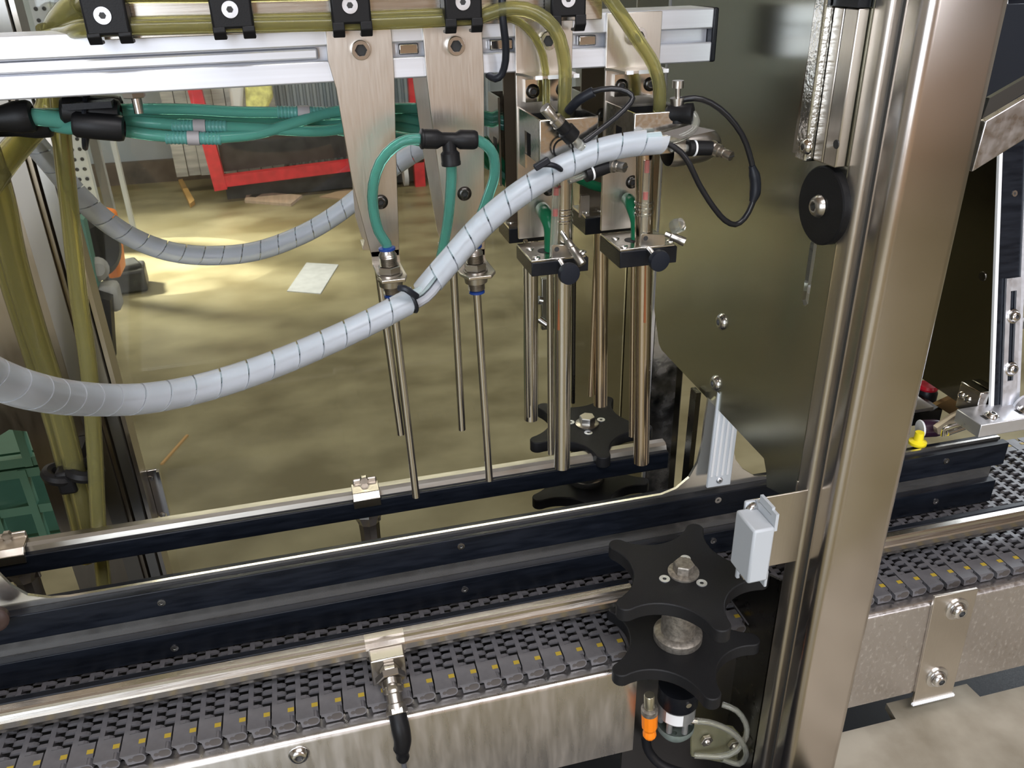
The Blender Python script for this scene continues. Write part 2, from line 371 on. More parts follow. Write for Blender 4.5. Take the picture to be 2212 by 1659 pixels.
c = P(225, 700, 'y', YO-.3); MB().prism([P(x, y, 'y', YO-.3) for x, y in ((205, 640), (238, 650), (246, 780), (222, 800))], (0, .06, 0)).build('black_base', M_BLKM, pm)
MB().box((c[0]-.16, YO-.29, 0), (c[0]-.08, YO-.2, .35)).build('floor_stand', M_BLKM, pm)
c = P(272, 600, 'z', .06)
mb = MB(); mb.obox(c, ((1, .1, 0), (-.1, 1, 0), (0, 0, 1)), (.10, .09, .06)).obox(c+np.array([.02, 0, .06]), ((1, .4, 0), (-.4, 1, 0), (0, 0, 1)), (.06, .07, .025))
tag(mb.build('foot_pedal', M_BLKSH, bevel=.015), 'dirty black block lying on the floor right of the orange machine', 'block')
def floor_sheet(name, pts, h, m_, lb, cat):
    mb = MB(); mb.prism([P(x, y, 'z', h) for x, y in pts][::-1], (0, 0, -h*.98)); return tag(mb.build(name, m_), lb, cat)
floor_sheet('paper_sheet', [(620, 628), (662, 567), (731, 571), (692, 634)], .004, mat('paper', (.62, .64, .66), .6, var=.08, scale=(20, 20, 20)), 'white printed sheet of paper lying on the floor', 'paper')
floor_sheet('wooden_board', [(528, 432), (535, 412), (652, 421), (628, 440)], .02, mat('pale_wood', (.52, .40, .30), .6, var=.1, scale=(40, 4, 4)), 'pale wooden board on the floor in front of the red trolley', 'board')
floor_sheet('dark_offcut', [(538, 424), (552, 416), (566, 418), (552, 426)], .021, M_BLKSH, 'small dark offcut lying on the pale wooden board', 'offcut')
floor_sheet('cardboard_piece', [(690, 424), (745, 408), (800, 412), (770, 432)], .01, mat('card', (.45, .33, .22), .7), 'flat brown cardboard scrap on the floor left of the first bracket', 'cardboard')
floor_sheet('wood_splinter', [(346, 1001), (352, 1000), (407, 938), (402, 938)], .006, mat('splinter', (.50, .30, .12), .6), 'thin orange-brown splinter of wood on the floor', 'splinter')
floor_sheet('orange_offcut', [(385, 388), (394, 386), (420, 432), (410, 440)], .03, mat('orange_wood', (.60, .36, .12), .5), 'orange-tipped wooden wedge on the floor below the sheets', 'wedge')
# green crates low on the left
M_CRATE = mat('green_crate_plastic', (0.10, 0.24, 0.17), 0.5, var=.1, scale=(8, 8, 8))
for (cx, cy, ww, lb) in ((12, 1010, 60, 'upper green plastic crate seen through the gap left of the frame plate'),
                         (30, 1120, 60, 'lower dark green plastic crate under the upper one at the left')):
    c = P(cx, cy, 'y', 1.30); c[2] = .86 if cy < 1100 else .70; cr = thing('crate', c-np.array([0, 0, .05]), lb, 'crate', 'green crates')
    w2, h2 = .15, .075; cx0, cz0 = c[0]-w2, c[2]-h2
    MB().box((cx0, 1.33, cz0), (cx0+2*w2-.06, 1.60, cz0+.012)).build('bottom', M_CRATE, cr)
    for zz in (0, .07, .14): MB().box((cx0, 1.30, cz0+zz), (cx0+2*w2-.05, 1.315, cz0+zz+.016)).build('slat', M_CRATE, cr)
    for xx in np.linspace(0, 2*w2-.062, 5): MB().box((cx0+xx, 1.298, cz0), (cx0+xx+.012, 1.312, cz0+.155)).build('rib', M_CRATE, cr)
    MB().box((cx0, 1.58, cz0), (cx0+2*w2-.05, 1.60, cz0+.15)).build('back_panel', M_CRATE, cr)

# ---------------------------------------------------------------- machine base, frame
M_BASE = mat('stained_base_plate', (0.24, 0.21, 0.155), 0.45, 0.2, scale=(14, 14, 14), ncol=(0.42, 0.385, 0.31), nthr=(.3, .62), det=9, rvar=.1)
ZB = 0.80
def zpt(x, y): q = P(x, y, 'z', ZB); return q
# plate in pieces around the two rectangular cut-outs
n1a, n1b = zpt(1915, 1520), zpt(1935, 1553)
n2a, n2b = zpt(2088, 1477), zpt(2117, 1505)
xl = .40; xr = 1.3; yf = .12
ptsb = [(xl, yf), (xr, yf), (xr, n2b[1]), (n2b[0], n2b[1]), (n2a[0], n2a[1]+.0), (n1a[0]+.0, n2a[1]), (n1a[0], n1a[1]), (n1b[0], n1b[1]), (xl, n1b[1])]
bp = MB().prism([(x, y, ZB) for x, y in ptsb], (0, 0, -.008)).build('base_plate', M_BASE)
tag(bp, 'stained beige metal base plate with square cut-outs at the lower right', 'base plate')
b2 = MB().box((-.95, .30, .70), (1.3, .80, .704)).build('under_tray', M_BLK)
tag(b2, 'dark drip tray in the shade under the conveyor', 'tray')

# right front post: square stainless tube with rounded corners
PX0, PX1, PY0, PY1 = .3455, .4015, .430, .4715
def roundrect(x0, y0, x1, y1, r, n=6):
    pts = []
    for cx, cy, a0 in ((x1-r, y0+r, -90), (x1-r, y1-r, 0), (x0+r, y1-r, 90), (x0+r, y0+r, 180)):
        for i in range(n+1):
            t = math.radians(a0+90*i/n); pts.append((cx+r*math.cos(t), cy+r*math.sin(t)))
    return pts
po = thing('frame_post', (PX0, PY0, 0), 'wide stainless steel front post with rounded edges on the right', 'post')
rr = roundrect(PX0, PY0, PX1, PY1-.0175, .0080, 8)
M_POST = mat('post_steel', (0.64, 0.585, 0.545), 0.22, 1, scale=(6, 6, 14), rvar=0.03, var=0.03, aniso=.5)
MB().prism([(x, y, 0) for x, y in rr], (0, 0, 2.3)).build('tube', M_POST, po, angle=50)
rr = roundrect(.3400, PY1-.0165, PX1-.004, PY1, .004, 6)
MB().prism([(x, y, 0) for x, y in rr], (0, 0, 2.3)).build('door_edge_profile', M_STEEL, po, angle=50)
MB().box((PX0+.003, PY1-.0195, 0), (PX1-.01, PY1-.0145, 2.3)).build('seam_gasket', M_SOCK, po)

# side plate (faces the filling station), profile in the plane X = .34
XP = .3405
def yz(x, y, X=XP): q = P(x, y, 'x', X); return (X, q[1], q[2])
a1 = yz(1420, 735); a2 = yz(1650, 990); a3 = yz(1657, 1052); a4 = yz(1708, 1088)
sl0 = yz(1757, 530); sl1 = yz(1740, 662)
poly = [(XP, PY1, 2.2), (XP, .760, 2.2), (XP, .752, a1[2]+.02), (XP, a1[1], a1[2]), a2, (XP, a3[1]+.002, a2[2]-.018), a3, (XP, PY1, a4[2])]
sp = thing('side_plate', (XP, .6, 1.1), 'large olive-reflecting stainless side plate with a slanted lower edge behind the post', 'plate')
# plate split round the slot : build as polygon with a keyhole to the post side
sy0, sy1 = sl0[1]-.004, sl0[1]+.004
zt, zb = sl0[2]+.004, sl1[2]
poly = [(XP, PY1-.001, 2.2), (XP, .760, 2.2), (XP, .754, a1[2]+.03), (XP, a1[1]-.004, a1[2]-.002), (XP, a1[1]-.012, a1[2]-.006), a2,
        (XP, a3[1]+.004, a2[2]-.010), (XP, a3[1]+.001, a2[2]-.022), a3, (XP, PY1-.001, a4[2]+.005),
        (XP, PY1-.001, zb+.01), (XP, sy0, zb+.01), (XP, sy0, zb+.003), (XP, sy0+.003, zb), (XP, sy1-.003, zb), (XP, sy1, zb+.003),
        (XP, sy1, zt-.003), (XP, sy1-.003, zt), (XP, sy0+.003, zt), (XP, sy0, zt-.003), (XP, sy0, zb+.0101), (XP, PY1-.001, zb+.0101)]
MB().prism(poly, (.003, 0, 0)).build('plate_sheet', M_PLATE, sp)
# added translucent sheet imitates daylight behind the slot; threaded rod and nut
MB().box((XP+.010, sy0-.004, zb-.004), (XP+.012, sy1+.014, zt+.02)).build('slot_light_sheet', mat('light_sheet', (.95, .97, 1), .7, 0, trans=.95, ior=1.2), sp)
rod = MB(); z = zb+.016
while z < zt: rod.lathe((XP+.006, (sy0+sy1)/2-.001, z), (0, 0, 1), [(.0022, 0), (.0032, .0006), (.0022, .0012)], 12); z += .0012
rod.build('threaded_rod', M_ALU2, sp)
MB().hexn((XP+.006, (sy0+sy1)/2-.001, zb+.009), (XP+.006, (sy0+sy1)/2-.001, zb+.015), .005).build('nut', M_ALU2, sp)
for x, y in ((1560, 695), (1547, 828)):
    q = yz(x, y); button(sp, q, (-1, 0, 0), .0075, M_BOLT)
# black washer disc with bolt
q = np.array(yz(1771, 445, XP-.006)); dw = thing('damper_disc', q, 'round black rubber disc bolted to the side plate beside the post', 'disc')
MB().lathe((XP, q[1], q[2]), (-1, 0, 0), [(.0262, 0), (.0262, .0052), (.0252, .006), (.0, .006)], 40, close=False).build('disc', M_BLKM, dw)
button(dw, (XP-.006, q[1], q[2]), (-1, 0, 0), .0078, M_NICK, h=.7)
# lower dark plate under the white switch
l0 = P(1600, 1270, 'x', XP); l1 = P(1596, 1440, 'x', XP)
lp = MB().prism([(XP, PY1, 1.035), (XP, .545, 1.000), (XP, .553, .955), (XP, .553, .60), (XP, PY1, .60)], (.003, 0, 0)).build('lower_plate', M_DKST)
tag(lp, 'dark steel plate running down behind the lower half of the post', 'plate')
# latch column at the top of the post
la = thing('latch_strip', (XP, .50, 1.38), 'polished slotted latch strip fixed to the side plate near the top', 'latch')
za = P(1735, 340, 'x', XP-.006)
ys = za[1]
MB().box((XP-.014, ys-.0135, za[2]), (XP, ys-.001, 2.0)).build('channel', mat('hammered_steel', (.72, .72, .70), .16, 1, bump=.35, scale=(350, 350, 350)), la, bevel=.0015)
n = [(ys, za[2]), (ys+.017, za[2]), (ys+.017, za[2]+.004), (ys+.0155, za[2]+.045), (ys+.012, za[2]+.075), (ys+.012, za[2]+.085), (ys+.006, za[2]+.086), (ys+.003, za[2]+.093), (ys+.003, za[2]+.105), (ys+.011, za[2]+.116), (ys+.011, 2.0), (ys, 2.0)]
MB().prism([(XP-.004, y, z) for y, z in n], (.003, 0, 0)).build('notched_plate', M_POL, la)
q = P(1741, 318, 'x', XP-.016); button(la, (XP-.014, q[1]+.001, q[2]), (-1, 0, 0), .0052, M_POL, h=.8)
# brown hinge strips between latch and post
hs = thing('hinge_cover', (XP, .48, 1.4), 'brownish reflecting steel hinge cover between latch strip and post', 'cover')
zq = P(1800, 350, 'x', XP-.004)[2]
MB().box((XP-.008, .4875, zq-.002), (XP-.0005, ys-.0145, 1.4675)).build('leaf', M_STEEL, hs, bevel=.001)
MB().box((XP-.008, .4725, zq-.002), (XP-.0005, .4862, 1.4675)).build('inner_leaf', M_STEEL, hs, bevel=.001)
MB().box((XP-.0095, .4725, 1.468), (XP-.0005, ys-.015, 1.60)).build('black_pad', M_BLK, hs)
q = P(1801, 312, 'x', XP-.010); MB().lathe((XP-.008, q[1], q[2]), (-1, 0, 0), [(.003, 0), (.0028, .0006)], 14).build('hole_plug', M_SOCK, hs)

# rear right column (behind the side plate) and left frame plate
rc = thing('rear_column', (.34, .76, 0), 'tall mirror-like stainless column at the back right of the window', 'column')
MB().box((.3415, .762, .10), (.384, 1.03, 2.2)).build('column_body', mat('column_steel', (.26, .245, .20), .16, 1, var=.05, scale=(3, 3, 3)), rc, bevel=.002)
MB().box((.3400, .7575, .10), (.3435, .7615, 1.62)).build('bright_edge', M_ALU2, rc)
MB().box((.345, .7590, .10), (.3740, .7615, 1.62)).build('scuffed_face', mat('scuffed_face_steel', (.42, .42, .42), .22, 1, bump=.3, scale=(60, 60, 60), rvar=.12, var=.25), rc)
YL = .80
zz = lambda x, y: P(x, y, 'y', YL)
q0 = zz(20, 928); q1 = zz(58, 932); q2 = zz(0, 948)
lf = thing('frame_plate', (-.25, YL, .9), 'brown-reflecting stainless frame plate with a notched left edge at the left', 'frame')
M_LPL = mat('left_plate_steel', (0.36, 0.31, 0.24), 0.32, 1, rvar=0.04, scale=(200, 200, 30), var=0.03, aniso=.5)
MB().prism([(-.222, YL, .60), (-.222, YL, 2.1), (-.95, YL, 2.1), (-.95, YL, q2[2]-.32), (q0[0], YL, q0[2]), (q1[0], YL, q1[2]), (-.2885, YL, .60)], (0, .003, 0)).build('plate_sheet', M_LPL, lf)
MB().box((-.222, YL-.002, .60), (-.2185, YL+.03, 2.1)).build('folded_edge', MATS['left_plate_steel'], lf)
MB().box((-.2175, YL+.001, .60), (-.206, YL+.03, 2.1)).build('edge_profile', mat('dull_profile', (.36, .35, .33), .3, 1), lf, bevel=.001)
MB().box((-.205, YL+.004, .60), (-.2010, YL+.03, 2.1)).build('bright_rim', M_STEEL, lf)
for x, y in ((66, 420), (148, 757), (247, 1033), (271, 1113)):
    q = zz(x, y); MB().lathe((q[0], YL, q[2]), (0, -1, 0), [(.0036, 0), (.003, .001), (.0012, .0006)], 14).build('rivet', M_BOLT, lf)
# dark vertical profile on plate right half
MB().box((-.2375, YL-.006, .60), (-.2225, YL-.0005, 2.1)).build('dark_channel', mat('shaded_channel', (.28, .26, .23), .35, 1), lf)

# clear rear window
M_ACR = mat('clear_acrylic', (0.93, 0.95, 0.92), 0.02, 0, trans=1.0, ior=1.35)
wd = thing('rear_window', (0, .835, 1.2), 'large clear acrylic pane closing the back of the machine', 'window')
MB().box((-.205, .836, .78), (.3405, .840, 1.62)).build('pane', M_ACR, wd)
# window latch bracket
A, B, C_, D = P(303, 1020, 'y', .832), P(338, 1014, 'y', .832), P(362, 1108, 'y', .832), P(330, 1122, 'y', .832)
wl_ = thing('pane_bracket', A, 'small mirror-finish steel bracket holding the window beside the left frame', 'bracket')
MB().prism([A, B, C_, D], (0, .003, 0)).build('leaf', M_POL, wl_, bevel=.0006)
MB().prism([B, B+np.array([.003, 0, 0]), C_+np.array([.003, 0, 0]), C_], (0, -.006, 0)).build('lip', M_POL, wl_)
for x, y in ((324, 1034), (351, 1112)):
    q = P(x, y, 'y', .832); MB().lathe(q, (0, -1, 0), [(.0035, 0), (.003, .001), (.0, .0012)], 14, close=False).build('rivet', M_BOLT, wl_)

# ---------------------------------------------------------------- conveyor
BZ, BY0, BY1, PIT, BX0 = .9553, .5078, .7090, .01905, -.2136
def link_mesh():
    mb = MB(); H = .0115; p = PIT
    # end blocks with rounded right side; local origin: (0,0,0) = left top edge
    def endblock(y0, y1):
        pts = [(-.0, 0), (p-.0042, 0)]
        for i in range(7):
            t = math.radians(90-180*i/6); pts.append((p-.0046+.0040*math.cos(t), -.0050+.0050*math.sin(t)))
        pts += [(.0058, -.0100), (.0040, -.0100), (.0030, -.0034)]
        mb.prism([(x, y0, z) for x, z in pts][::-1], (0, y1-y0, 0))
    W = BY1-BY0
    endblock(0, .0065)
    mb.box((.0002, .0065, -.0100), (p-.0010, .0210, 0)); endblock(W-.0065, W)
    mb.box((.0002, W-.0225, -.0100), (p-.0010, W-.0065, 0))
    mb.box((.0004, .0210, -.0098), (.0046, W-.0225, 0))
    y = .0214; step = (W-.0225-.0214)/17.0; fw = step*.37
    def finger(xa, xb, yy, w, tip):  # rounded tip toward tip
        s = 1 if tip > 0 else -1; xe = xb if s > 0 else xa; r = .0030
        prof = [((xa if s > 0 else xb), 0), (xe-s*r*1.1, 0), (xe-s*r*.35, -.0012), (xe, -.0026), ((xa if s > 0 else xb), -.0028)]
        a = [(x, yy, z) for x, z in prof]; 
        if s > 0: a = a[::-1]
        mb.prism(a, (0, w, 0))
    for k in range(17):
        finger(.0045, .0118, y+k*step, fw, 1)
        finger(-.0084, .0006, y+k*step+step*.5+.0002, fw, -1)
    return mb
mbl = link_mesh()
cb = thing('conveyor_belt', (BX0, BY0, BZ), 'grey plastic modular conveyor belt with yellow edge plugs', 'conveyor belt')
l0 = mbl.v[:]; mbl.v = [(x+BX0, y+BY0, z+BZ) for x, y, z in l0]
lk = mbl.build('belt_link', M_BELT, cb, angle=24)
holes = MB()
holes.lathe((BX0+.0070, BY0-.0001, BZ-.0052), (0, -1, 0), [(.0019, 0), (.0018, .0001)], 14)
def slot(mb, x, z, r, e):
    pts = []
    for i in range(8): t = math.radians(-90+180*i/7); pts.append((x+e+r*math.cos(t), z+r*math.sin(t)))
    for i in range(8): t = math.radians(90+180*i/7); pts.append((x-e+r*math.cos(t), z+r*math.sin(t)))
    mb.prism([(a, BY0-.0002, b) for a, b in pts][::-1], (0, .0002, 0))
slot(holes, BX0+.0130, BZ-.0050, .0033, .0012)
M_HOLE = mat('rod_hole_shade', (.07, .06, .055), .5)
ho = holes.build('rod_hole', M_HOLE, cb); ho.parent = lk; ho.location = -Vector((0, 0, 0))
ho.matrix_parent_inverse = Matrix()
yp = MB().box((BX0+.0128, BY0+.0100, BZ-.002), (BX0+.0178, BY0+.0140, BZ+.0003)).build('yellow_plug', M_YEL, cb); yp.parent = lk
yp2 = MB().box((BX0+.0128, BY1-.0140, BZ-.002), (BX0+.0178, BY1-.0100, BZ+.0003)).build('yellow_plug', M_YEL, cb); yp2.parent = lk
for k in range(-32, 62):
    if k == 0: continue
    c = copy_tree(lk); c.parent = cb; c.location = (k*PIT, 0, 0)
lk.location = (0, 0, 0)
bed = MB().box((-.83, BY0+.02, .925), (1.2, BY1-.02, .932)).build('belt_bed', M_SOCK)
tag(bed, 'black slide bed showing through the holes of the belt', 'bed')

# conveyor side frame
cs_ = thing('conveyor_guard', (-.1, .5, .85), 'brushed stainless side panel under the front edge of the belt, left part', 'side panel')
def side_prof(y0, zt, zb, t=.003, r=.0045):
    pts = [(y0, zb), (y0, zt-r)]
    for i in range(1, 7): a = math.radians(180-90*i/6); pts.append((y0+r+r*math.cos(a), zt-r+r*math.sin(a)))
    pts += [(y0+.018, zt), (y0+.018, zt-t)]
    for i in range(0, 5): a = math.radians(90+90*i/4); pts.append((y0+r+(r-t*.6)*math.cos(a), zt-r+(r-t*.6)*math.sin(a)))
    pts += [(y0+t, zb)]
    return pts
XE = .2291
MB().prism([(-.95, y, z) for y, z in side_prof(.4965, .9440, .8395)][::-1], (XE+.95, 0, 0)).build('sheet', M_GUARD, cs_, angle=50)
q = P(646, 1629, 'y', .4965); button(cs_, (q[0], .4965, q[2]), (0, -1, 0), .0085, M_BOLT, h=.6)
cr = thing('conveyor_guard', (.40, .5, .85), 'spotted stainless side panel under the belt right of the post', 'side panel')
MB().prism([(.3900, y, z) for y, z in side_prof(.4965, .9440, .8265)][::-1], (.9, 0, 0)).build('sheet', M_STAIN, cr, angle=50)
MB().box((.3900, .4975, .8235), (1.29, .5100, .8262)).build('folded_foot', M_STAIN, cr)
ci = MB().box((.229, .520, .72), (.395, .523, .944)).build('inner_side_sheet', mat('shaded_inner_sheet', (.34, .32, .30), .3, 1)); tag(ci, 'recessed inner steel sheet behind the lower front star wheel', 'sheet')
# strap bracket with two button bolts
A = P(2020, 1290, 'y', .4935); B = P(2114, 1272, 'y', .4935); C_ = P(2055, 1506, 'y', .4935); D = P(1972, 1522, 'y', .4935)
st = thing('strap_bracket', D, 'flat steel strap with two button bolts welded to the base plate, right of the post', 'bracket')
MB().prism([D, C_, B, A], (0, .003, 0)).build('strap', M_STEEL, st, bevel=.0006)
for x, y in ((2066, 1315), (2023, 1462)):
    q = P(x, y, 'y', .4935); button(st, (q[0], .4935, q[2]), (0, -1, 0), .0088, M_BOLT, washer=.0122, h=.75)
mb = MB()
for i in range(22):
    t = i/21; q = np.array([D[0]*(1-t)+C_[0]*t, .4930, D[2]+.001]); mb.lathe(q, (0, -1, 0), [(.0022, -.001), (.0018, .0012), (.0008, .0018)], 8)
mb.build('weld_bead', M_WLABEL, st)

# ---------------------------------------------------------------- guides
def xbar(name, x0, x1, y0, y1, z0, z1, m_, parent=None, bevel=.0008):
    return MB().box((x0, y0, z0), (x1, y1, z1)).build(name, m_, parent, bevel=bevel)
# middle divider: steel plate with window cut-out, black bars on both faces
XE1 = P(2168, 1000, 'y', .605)[0]; XE2 = P(2141, 1075, 'y', .605)[0]; XR = XE2-.002
dv = thing('lane_divider', (0, .617, .958), 'long lane divider on the belt: steel plate between black plastic guide bars', 'divider')
PT = 1.0345; YD = .614; ZU0, ZU1, ZL0, ZL1 = 1.0045, 1.0312, .9575, .9845
# plate outline in XZ at y=.617
right_in = P(1520, 930, 'y', .617); up_r = P(1543, 860, 'y', .617)
arcr = [P(x, y, 'y', YD) for x, y in ((1430, 1059), (1462, 1046), (1490, 1022), (1508, 990), (1518, 950), (1524, 900), (1532, 850))]
arcl = [P(x, y, 'y', YD) for x, y in ((150, 1293), (110, 1296), (60, 1290), (25, 1270), (0, 1245), (-30, 1200), (-60, 1120))]
outline = [(-.80, .958), (XR, .958)]
arr2 = [P(x, y, 'y', YD) for x, y in ((1657, 1022), (1630, 1020), (1605, 1005), (1590, 985), (1583, 950), (1590, 910), (1594, 892))]
fz = lambda L: [(a[0], PT+(a[2]-L[0][2])) for a in L]
outline += [(XR, PT), (P(1690, 1016, 'y', YD)[0], PT)]+fz(arr2)+fz(arcr)[::-1]+fz(arcl)+[(-.80, fz(arcl)[-1][1])]
MB().prism([(x, YD, z) for x, z in outline], (0, .003, 0)).build('plate', mat('divider_plate_steel', (.72, .70, .66), .22, .95, rvar=.05, scale=(30, 30, 30)), dv, angle=20)
for (z0, z1, xe) in ((ZL0, ZL1, XE2), (ZU0, ZU1, XE1)):
    xbar('guide_bar', -.80, xe, .605, .6140, z0, z1, M_UHMW, dv)
    xbar('guide_bar', -.80, xe, .6170, .6265, z0, z1, M_UHMW, dv)
for x, y in ((349, 1302), (996, 1180), (1551, 1080)):
    q = P(x, y, 'y', .605); csk(dv, (q[0], .605, q[2]), (0, -1, 0), .0034)
for x, y in ((377, 1400), (1004, 1273), (1541, 1168), (2044, 996), (2021, 1083)):
    q = P(x, y, 'y', .605); csk(dv, (q[0], .605, q[2]), (0, -1, 0), .0034)
# light slotted strip standing on the divider
ss = thing('slotted_strip', P(1552, 1050, 'y', .607), 'milky slotted plastic strip standing upright on the divider near the side plate', 'strip')
A, B, C_, D = [P(x, y, 'y', .6015) for x, y in ((1527, 1055), (1578, 1047), (1597, 898), (1552, 848))]
M_MILK = mat('milky_strip', (.66, .70, .74), .35, 0, trans=.15)
MB().prism([A, B, C_, D], (0, .003, 0)).build('face', M_MILK, ss, bevel=.0008)
for i in range(4):
    f0 = .08+.22*i; f1 = f0+.09; lo = lambda f: A+(B-A)*f; hi = lambda f: D+(C_-D)*f
    q = [lo(f0)*.93+hi(f0)*.07 if False else lo(f0)+np.array([0, 0, .013]), lo(f1)+np.array([0, 0, .013]), hi(f1)-np.array([0, 0, .003]), hi(f0)-np.array([0, 0, .003])]
    MB().prism(q, (0, -.0012, 0)).build('rib', M_WLABEL, ss)
xa = A[0]; w4 = B[0]-A[0]
MB().prism([(A[0]-.0055, .6325, 1.0), (A[0]-.0005, .6325, 1.0), (D[0]-.0005, .6325, 1.13), (D[0]-.0055, .6325, 1.13)], (0, .012, 0)).build('backing_bar', M_DKST, ss)
button(ss, (xa+w4*.5, .6015, A[2]+.007), (0, -1, 0), .0035, M_ALU2)

# front rail: steel C profile with black strip behind and clamp
def railprof(y, z0, z1, s=1):
    """rounded channel, flat lips top and bottom; s = +1 convex side toward -Y"""
    h = z1-z0; pts = [(y+.0095, z1)]
    for i in range(9):
        t = math.radians(90-180*i/8) if False else 0
    pts += [(y+.0034, z1-.0002), (y+.0016, z1-.0012), (y+.0011, z1-.0036), (y-.0002, z1-.0052), (y-.0014, z1-.0066), (y-.0020, z1-.0084), (y-.0020, z0+.0078),
            (y-.0010, z0+.0060), (y+.0010, z0+.0044), (y+.0014, z0+.0012), (y+.0030, z0+.0002), (y+.0095, z0)]
    return pts
ZR0, ZR1 = .9665, .9885; RY0 = .5440
fr = thing('front_rail', (-.1, .54, ZR0), 'stainless front guide rail left of the star wheels, in front of the black bars', 'rail')
XF = P(1374, 1270, 'y', .5385)[0]
def starcut(x): return x
MB().prism([(-.90, y, z) for y, z in railprof(RY0, ZR0, ZR1)][::-1], (XF+.90, 0, 0)).build('steel_profile', M_STEELX, fr, angle=12)
xbar('black_strip', -.90, XF, RY0+.0097, RY0+.0160, ZR0+.002, ZR1+.0010, M_UHMW, fr)
xsl = P(797, 1400, 'y', .5355)[0]
fr2 = thing('front_rail', (.6, .54, ZR0), 'stainless front guide rail right of the post', 'rail')
MB().prism([(.4100, y, z) for y, z in railprof(RY0, ZR0, ZR1)][::-1], (.80, 0, 0)).build('steel_profile', M_STEELX, fr2, angle=12)
xbar('black_strip', .41, 1.2, RY0+.0097, RY0+.0160, ZR0+.002, ZR1+.0010, M_UHMW, fr2)
# clamp sleeve + sensor
sx = P(830, 1370, 'y', .534)[0]; sw = .0165
ck = thing('rail_clamp', (sx, .535, .98), 'square steel clamp with hex nuts gripping the front rail in the middle', 'clamp')
MB().prism([(sx-sw, y-.0012, z+.0006) for y, z in railprof(RY0, ZR0-.0006, ZR1+.0004)][::-1], (2*sw, 0, 0)).build('sleeve', M_STEEL, ck, angle=12)
zf = P(832, 1385, 'y', .530)[2]
zf = .9825
MB().box((sx-sw+.002, .5265, zf-.034), (sx+sw-.002, .5405, zf)).build('block', M_NICK, ck, bevel=.0012)
M_THR = M_NICK
def thread(mb, a, b, r, pitch=.0012, seg=16):
    a = np.array(a, float); b = np.array(b, float); L = np.linalg.norm(b-a); n = int(L/pitch); prof = []
    for i in range(n): prof += [(r*.86, i*pitch), (r, (i+.5)*pitch)]
    prof.append((r*.86, L)); mb.lathe(a, b-a, prof, seg); return mb
# bolt from the block pointing forward/down
q = P(838, 1420, 'y', .515); d0 = nrm((0, -1, -.05))
q = np.array([sx+.0005, .5265, zf-.011])
MB().hexn((q[0], .5265, q[2]), (q[0], .5190, q[2]), .0082).build('nut', M_NICK, ck, angle=20)
mb = MB(); thread(mb, (q[0], .5190, q[2]), (q[0], .506, q[2]-.001), .0046); mb.lathe((q[0], .506, q[2]-.001), (0, -1, 0), [(.0046, 0), (.004, .001)], 16)
mb.build('threaded_stud', M_NICK, ck)
se = thing('proximity_sensor', (sx, .5, .97), 'cylindrical nickel sensor with black plug in the middle clamp', 'sensor')
q = P(846, 1475, 'y', .505); c = np.array([q[0], .5225, P(845, 1455, 'y', .5225)[2]]); d = nrm((0.06, -1, -.42))
MB().hexn(c, c+d*.006, .0125).build('lock_nut', M_NICK, se, angle=20)
mb = MB(); thread(mb, c+d*.006, c+d*.014, .0088); mb.build('threaded_barrel', M_NICK, se)
d2 = nrm((.03, -.85, -.75)); c2 = c+d*.012
MB().lathe(c2, d2, [(.0082, 0), (.0082, .004), (.0066, .005), (.0066, .012), (.0080, .013), (.0080, .018)], 24).build('knurled_collar', M_NICK, se)
mb = MB(); mb.hexn(c2+d2*.016, c2+d2*.021, .0088); mb.build('hex_collar', M_NICK, se, angle=20)
e0 = c2+d2*.020
pth = [e0, e0+np.array([.001, -.007, -.009]), e0+np.array([.0015, -.010, -.020]), e0+np.array([.000, -.010, -.030])]
endp = P(848, 1560, 'y', pth[-1][1]); 
MB().tube(spline(pth, .002), [.0072+.0004*math.sin(i*.3) if i < 8 else .0074-.0001*(i-8) for i in range(len(spline(pth, .002)))], 18).build('plug_body', M_BLKM, se)
g0 = pth[-1]
MB().lathe(g0, (0, 0, -1), [(.0070, -.001), (.0058, .003), (.0050, .007), (.0056, .010), (.0046, .013), (.0022, .016)], 18).build('strain_relief', M_BLKM, se)
hose('sensor_cable', [g0+np.array([0, 0, -.012]), g0+np.array([.001, 0, -.05]), g0+np.array([.000, .002, -.12]), g0+np.array([.0, .01, -.22])], .0021, mat('grey_cable', (.10, .10, .11), .35), parent=se, inner=None, seg=10)

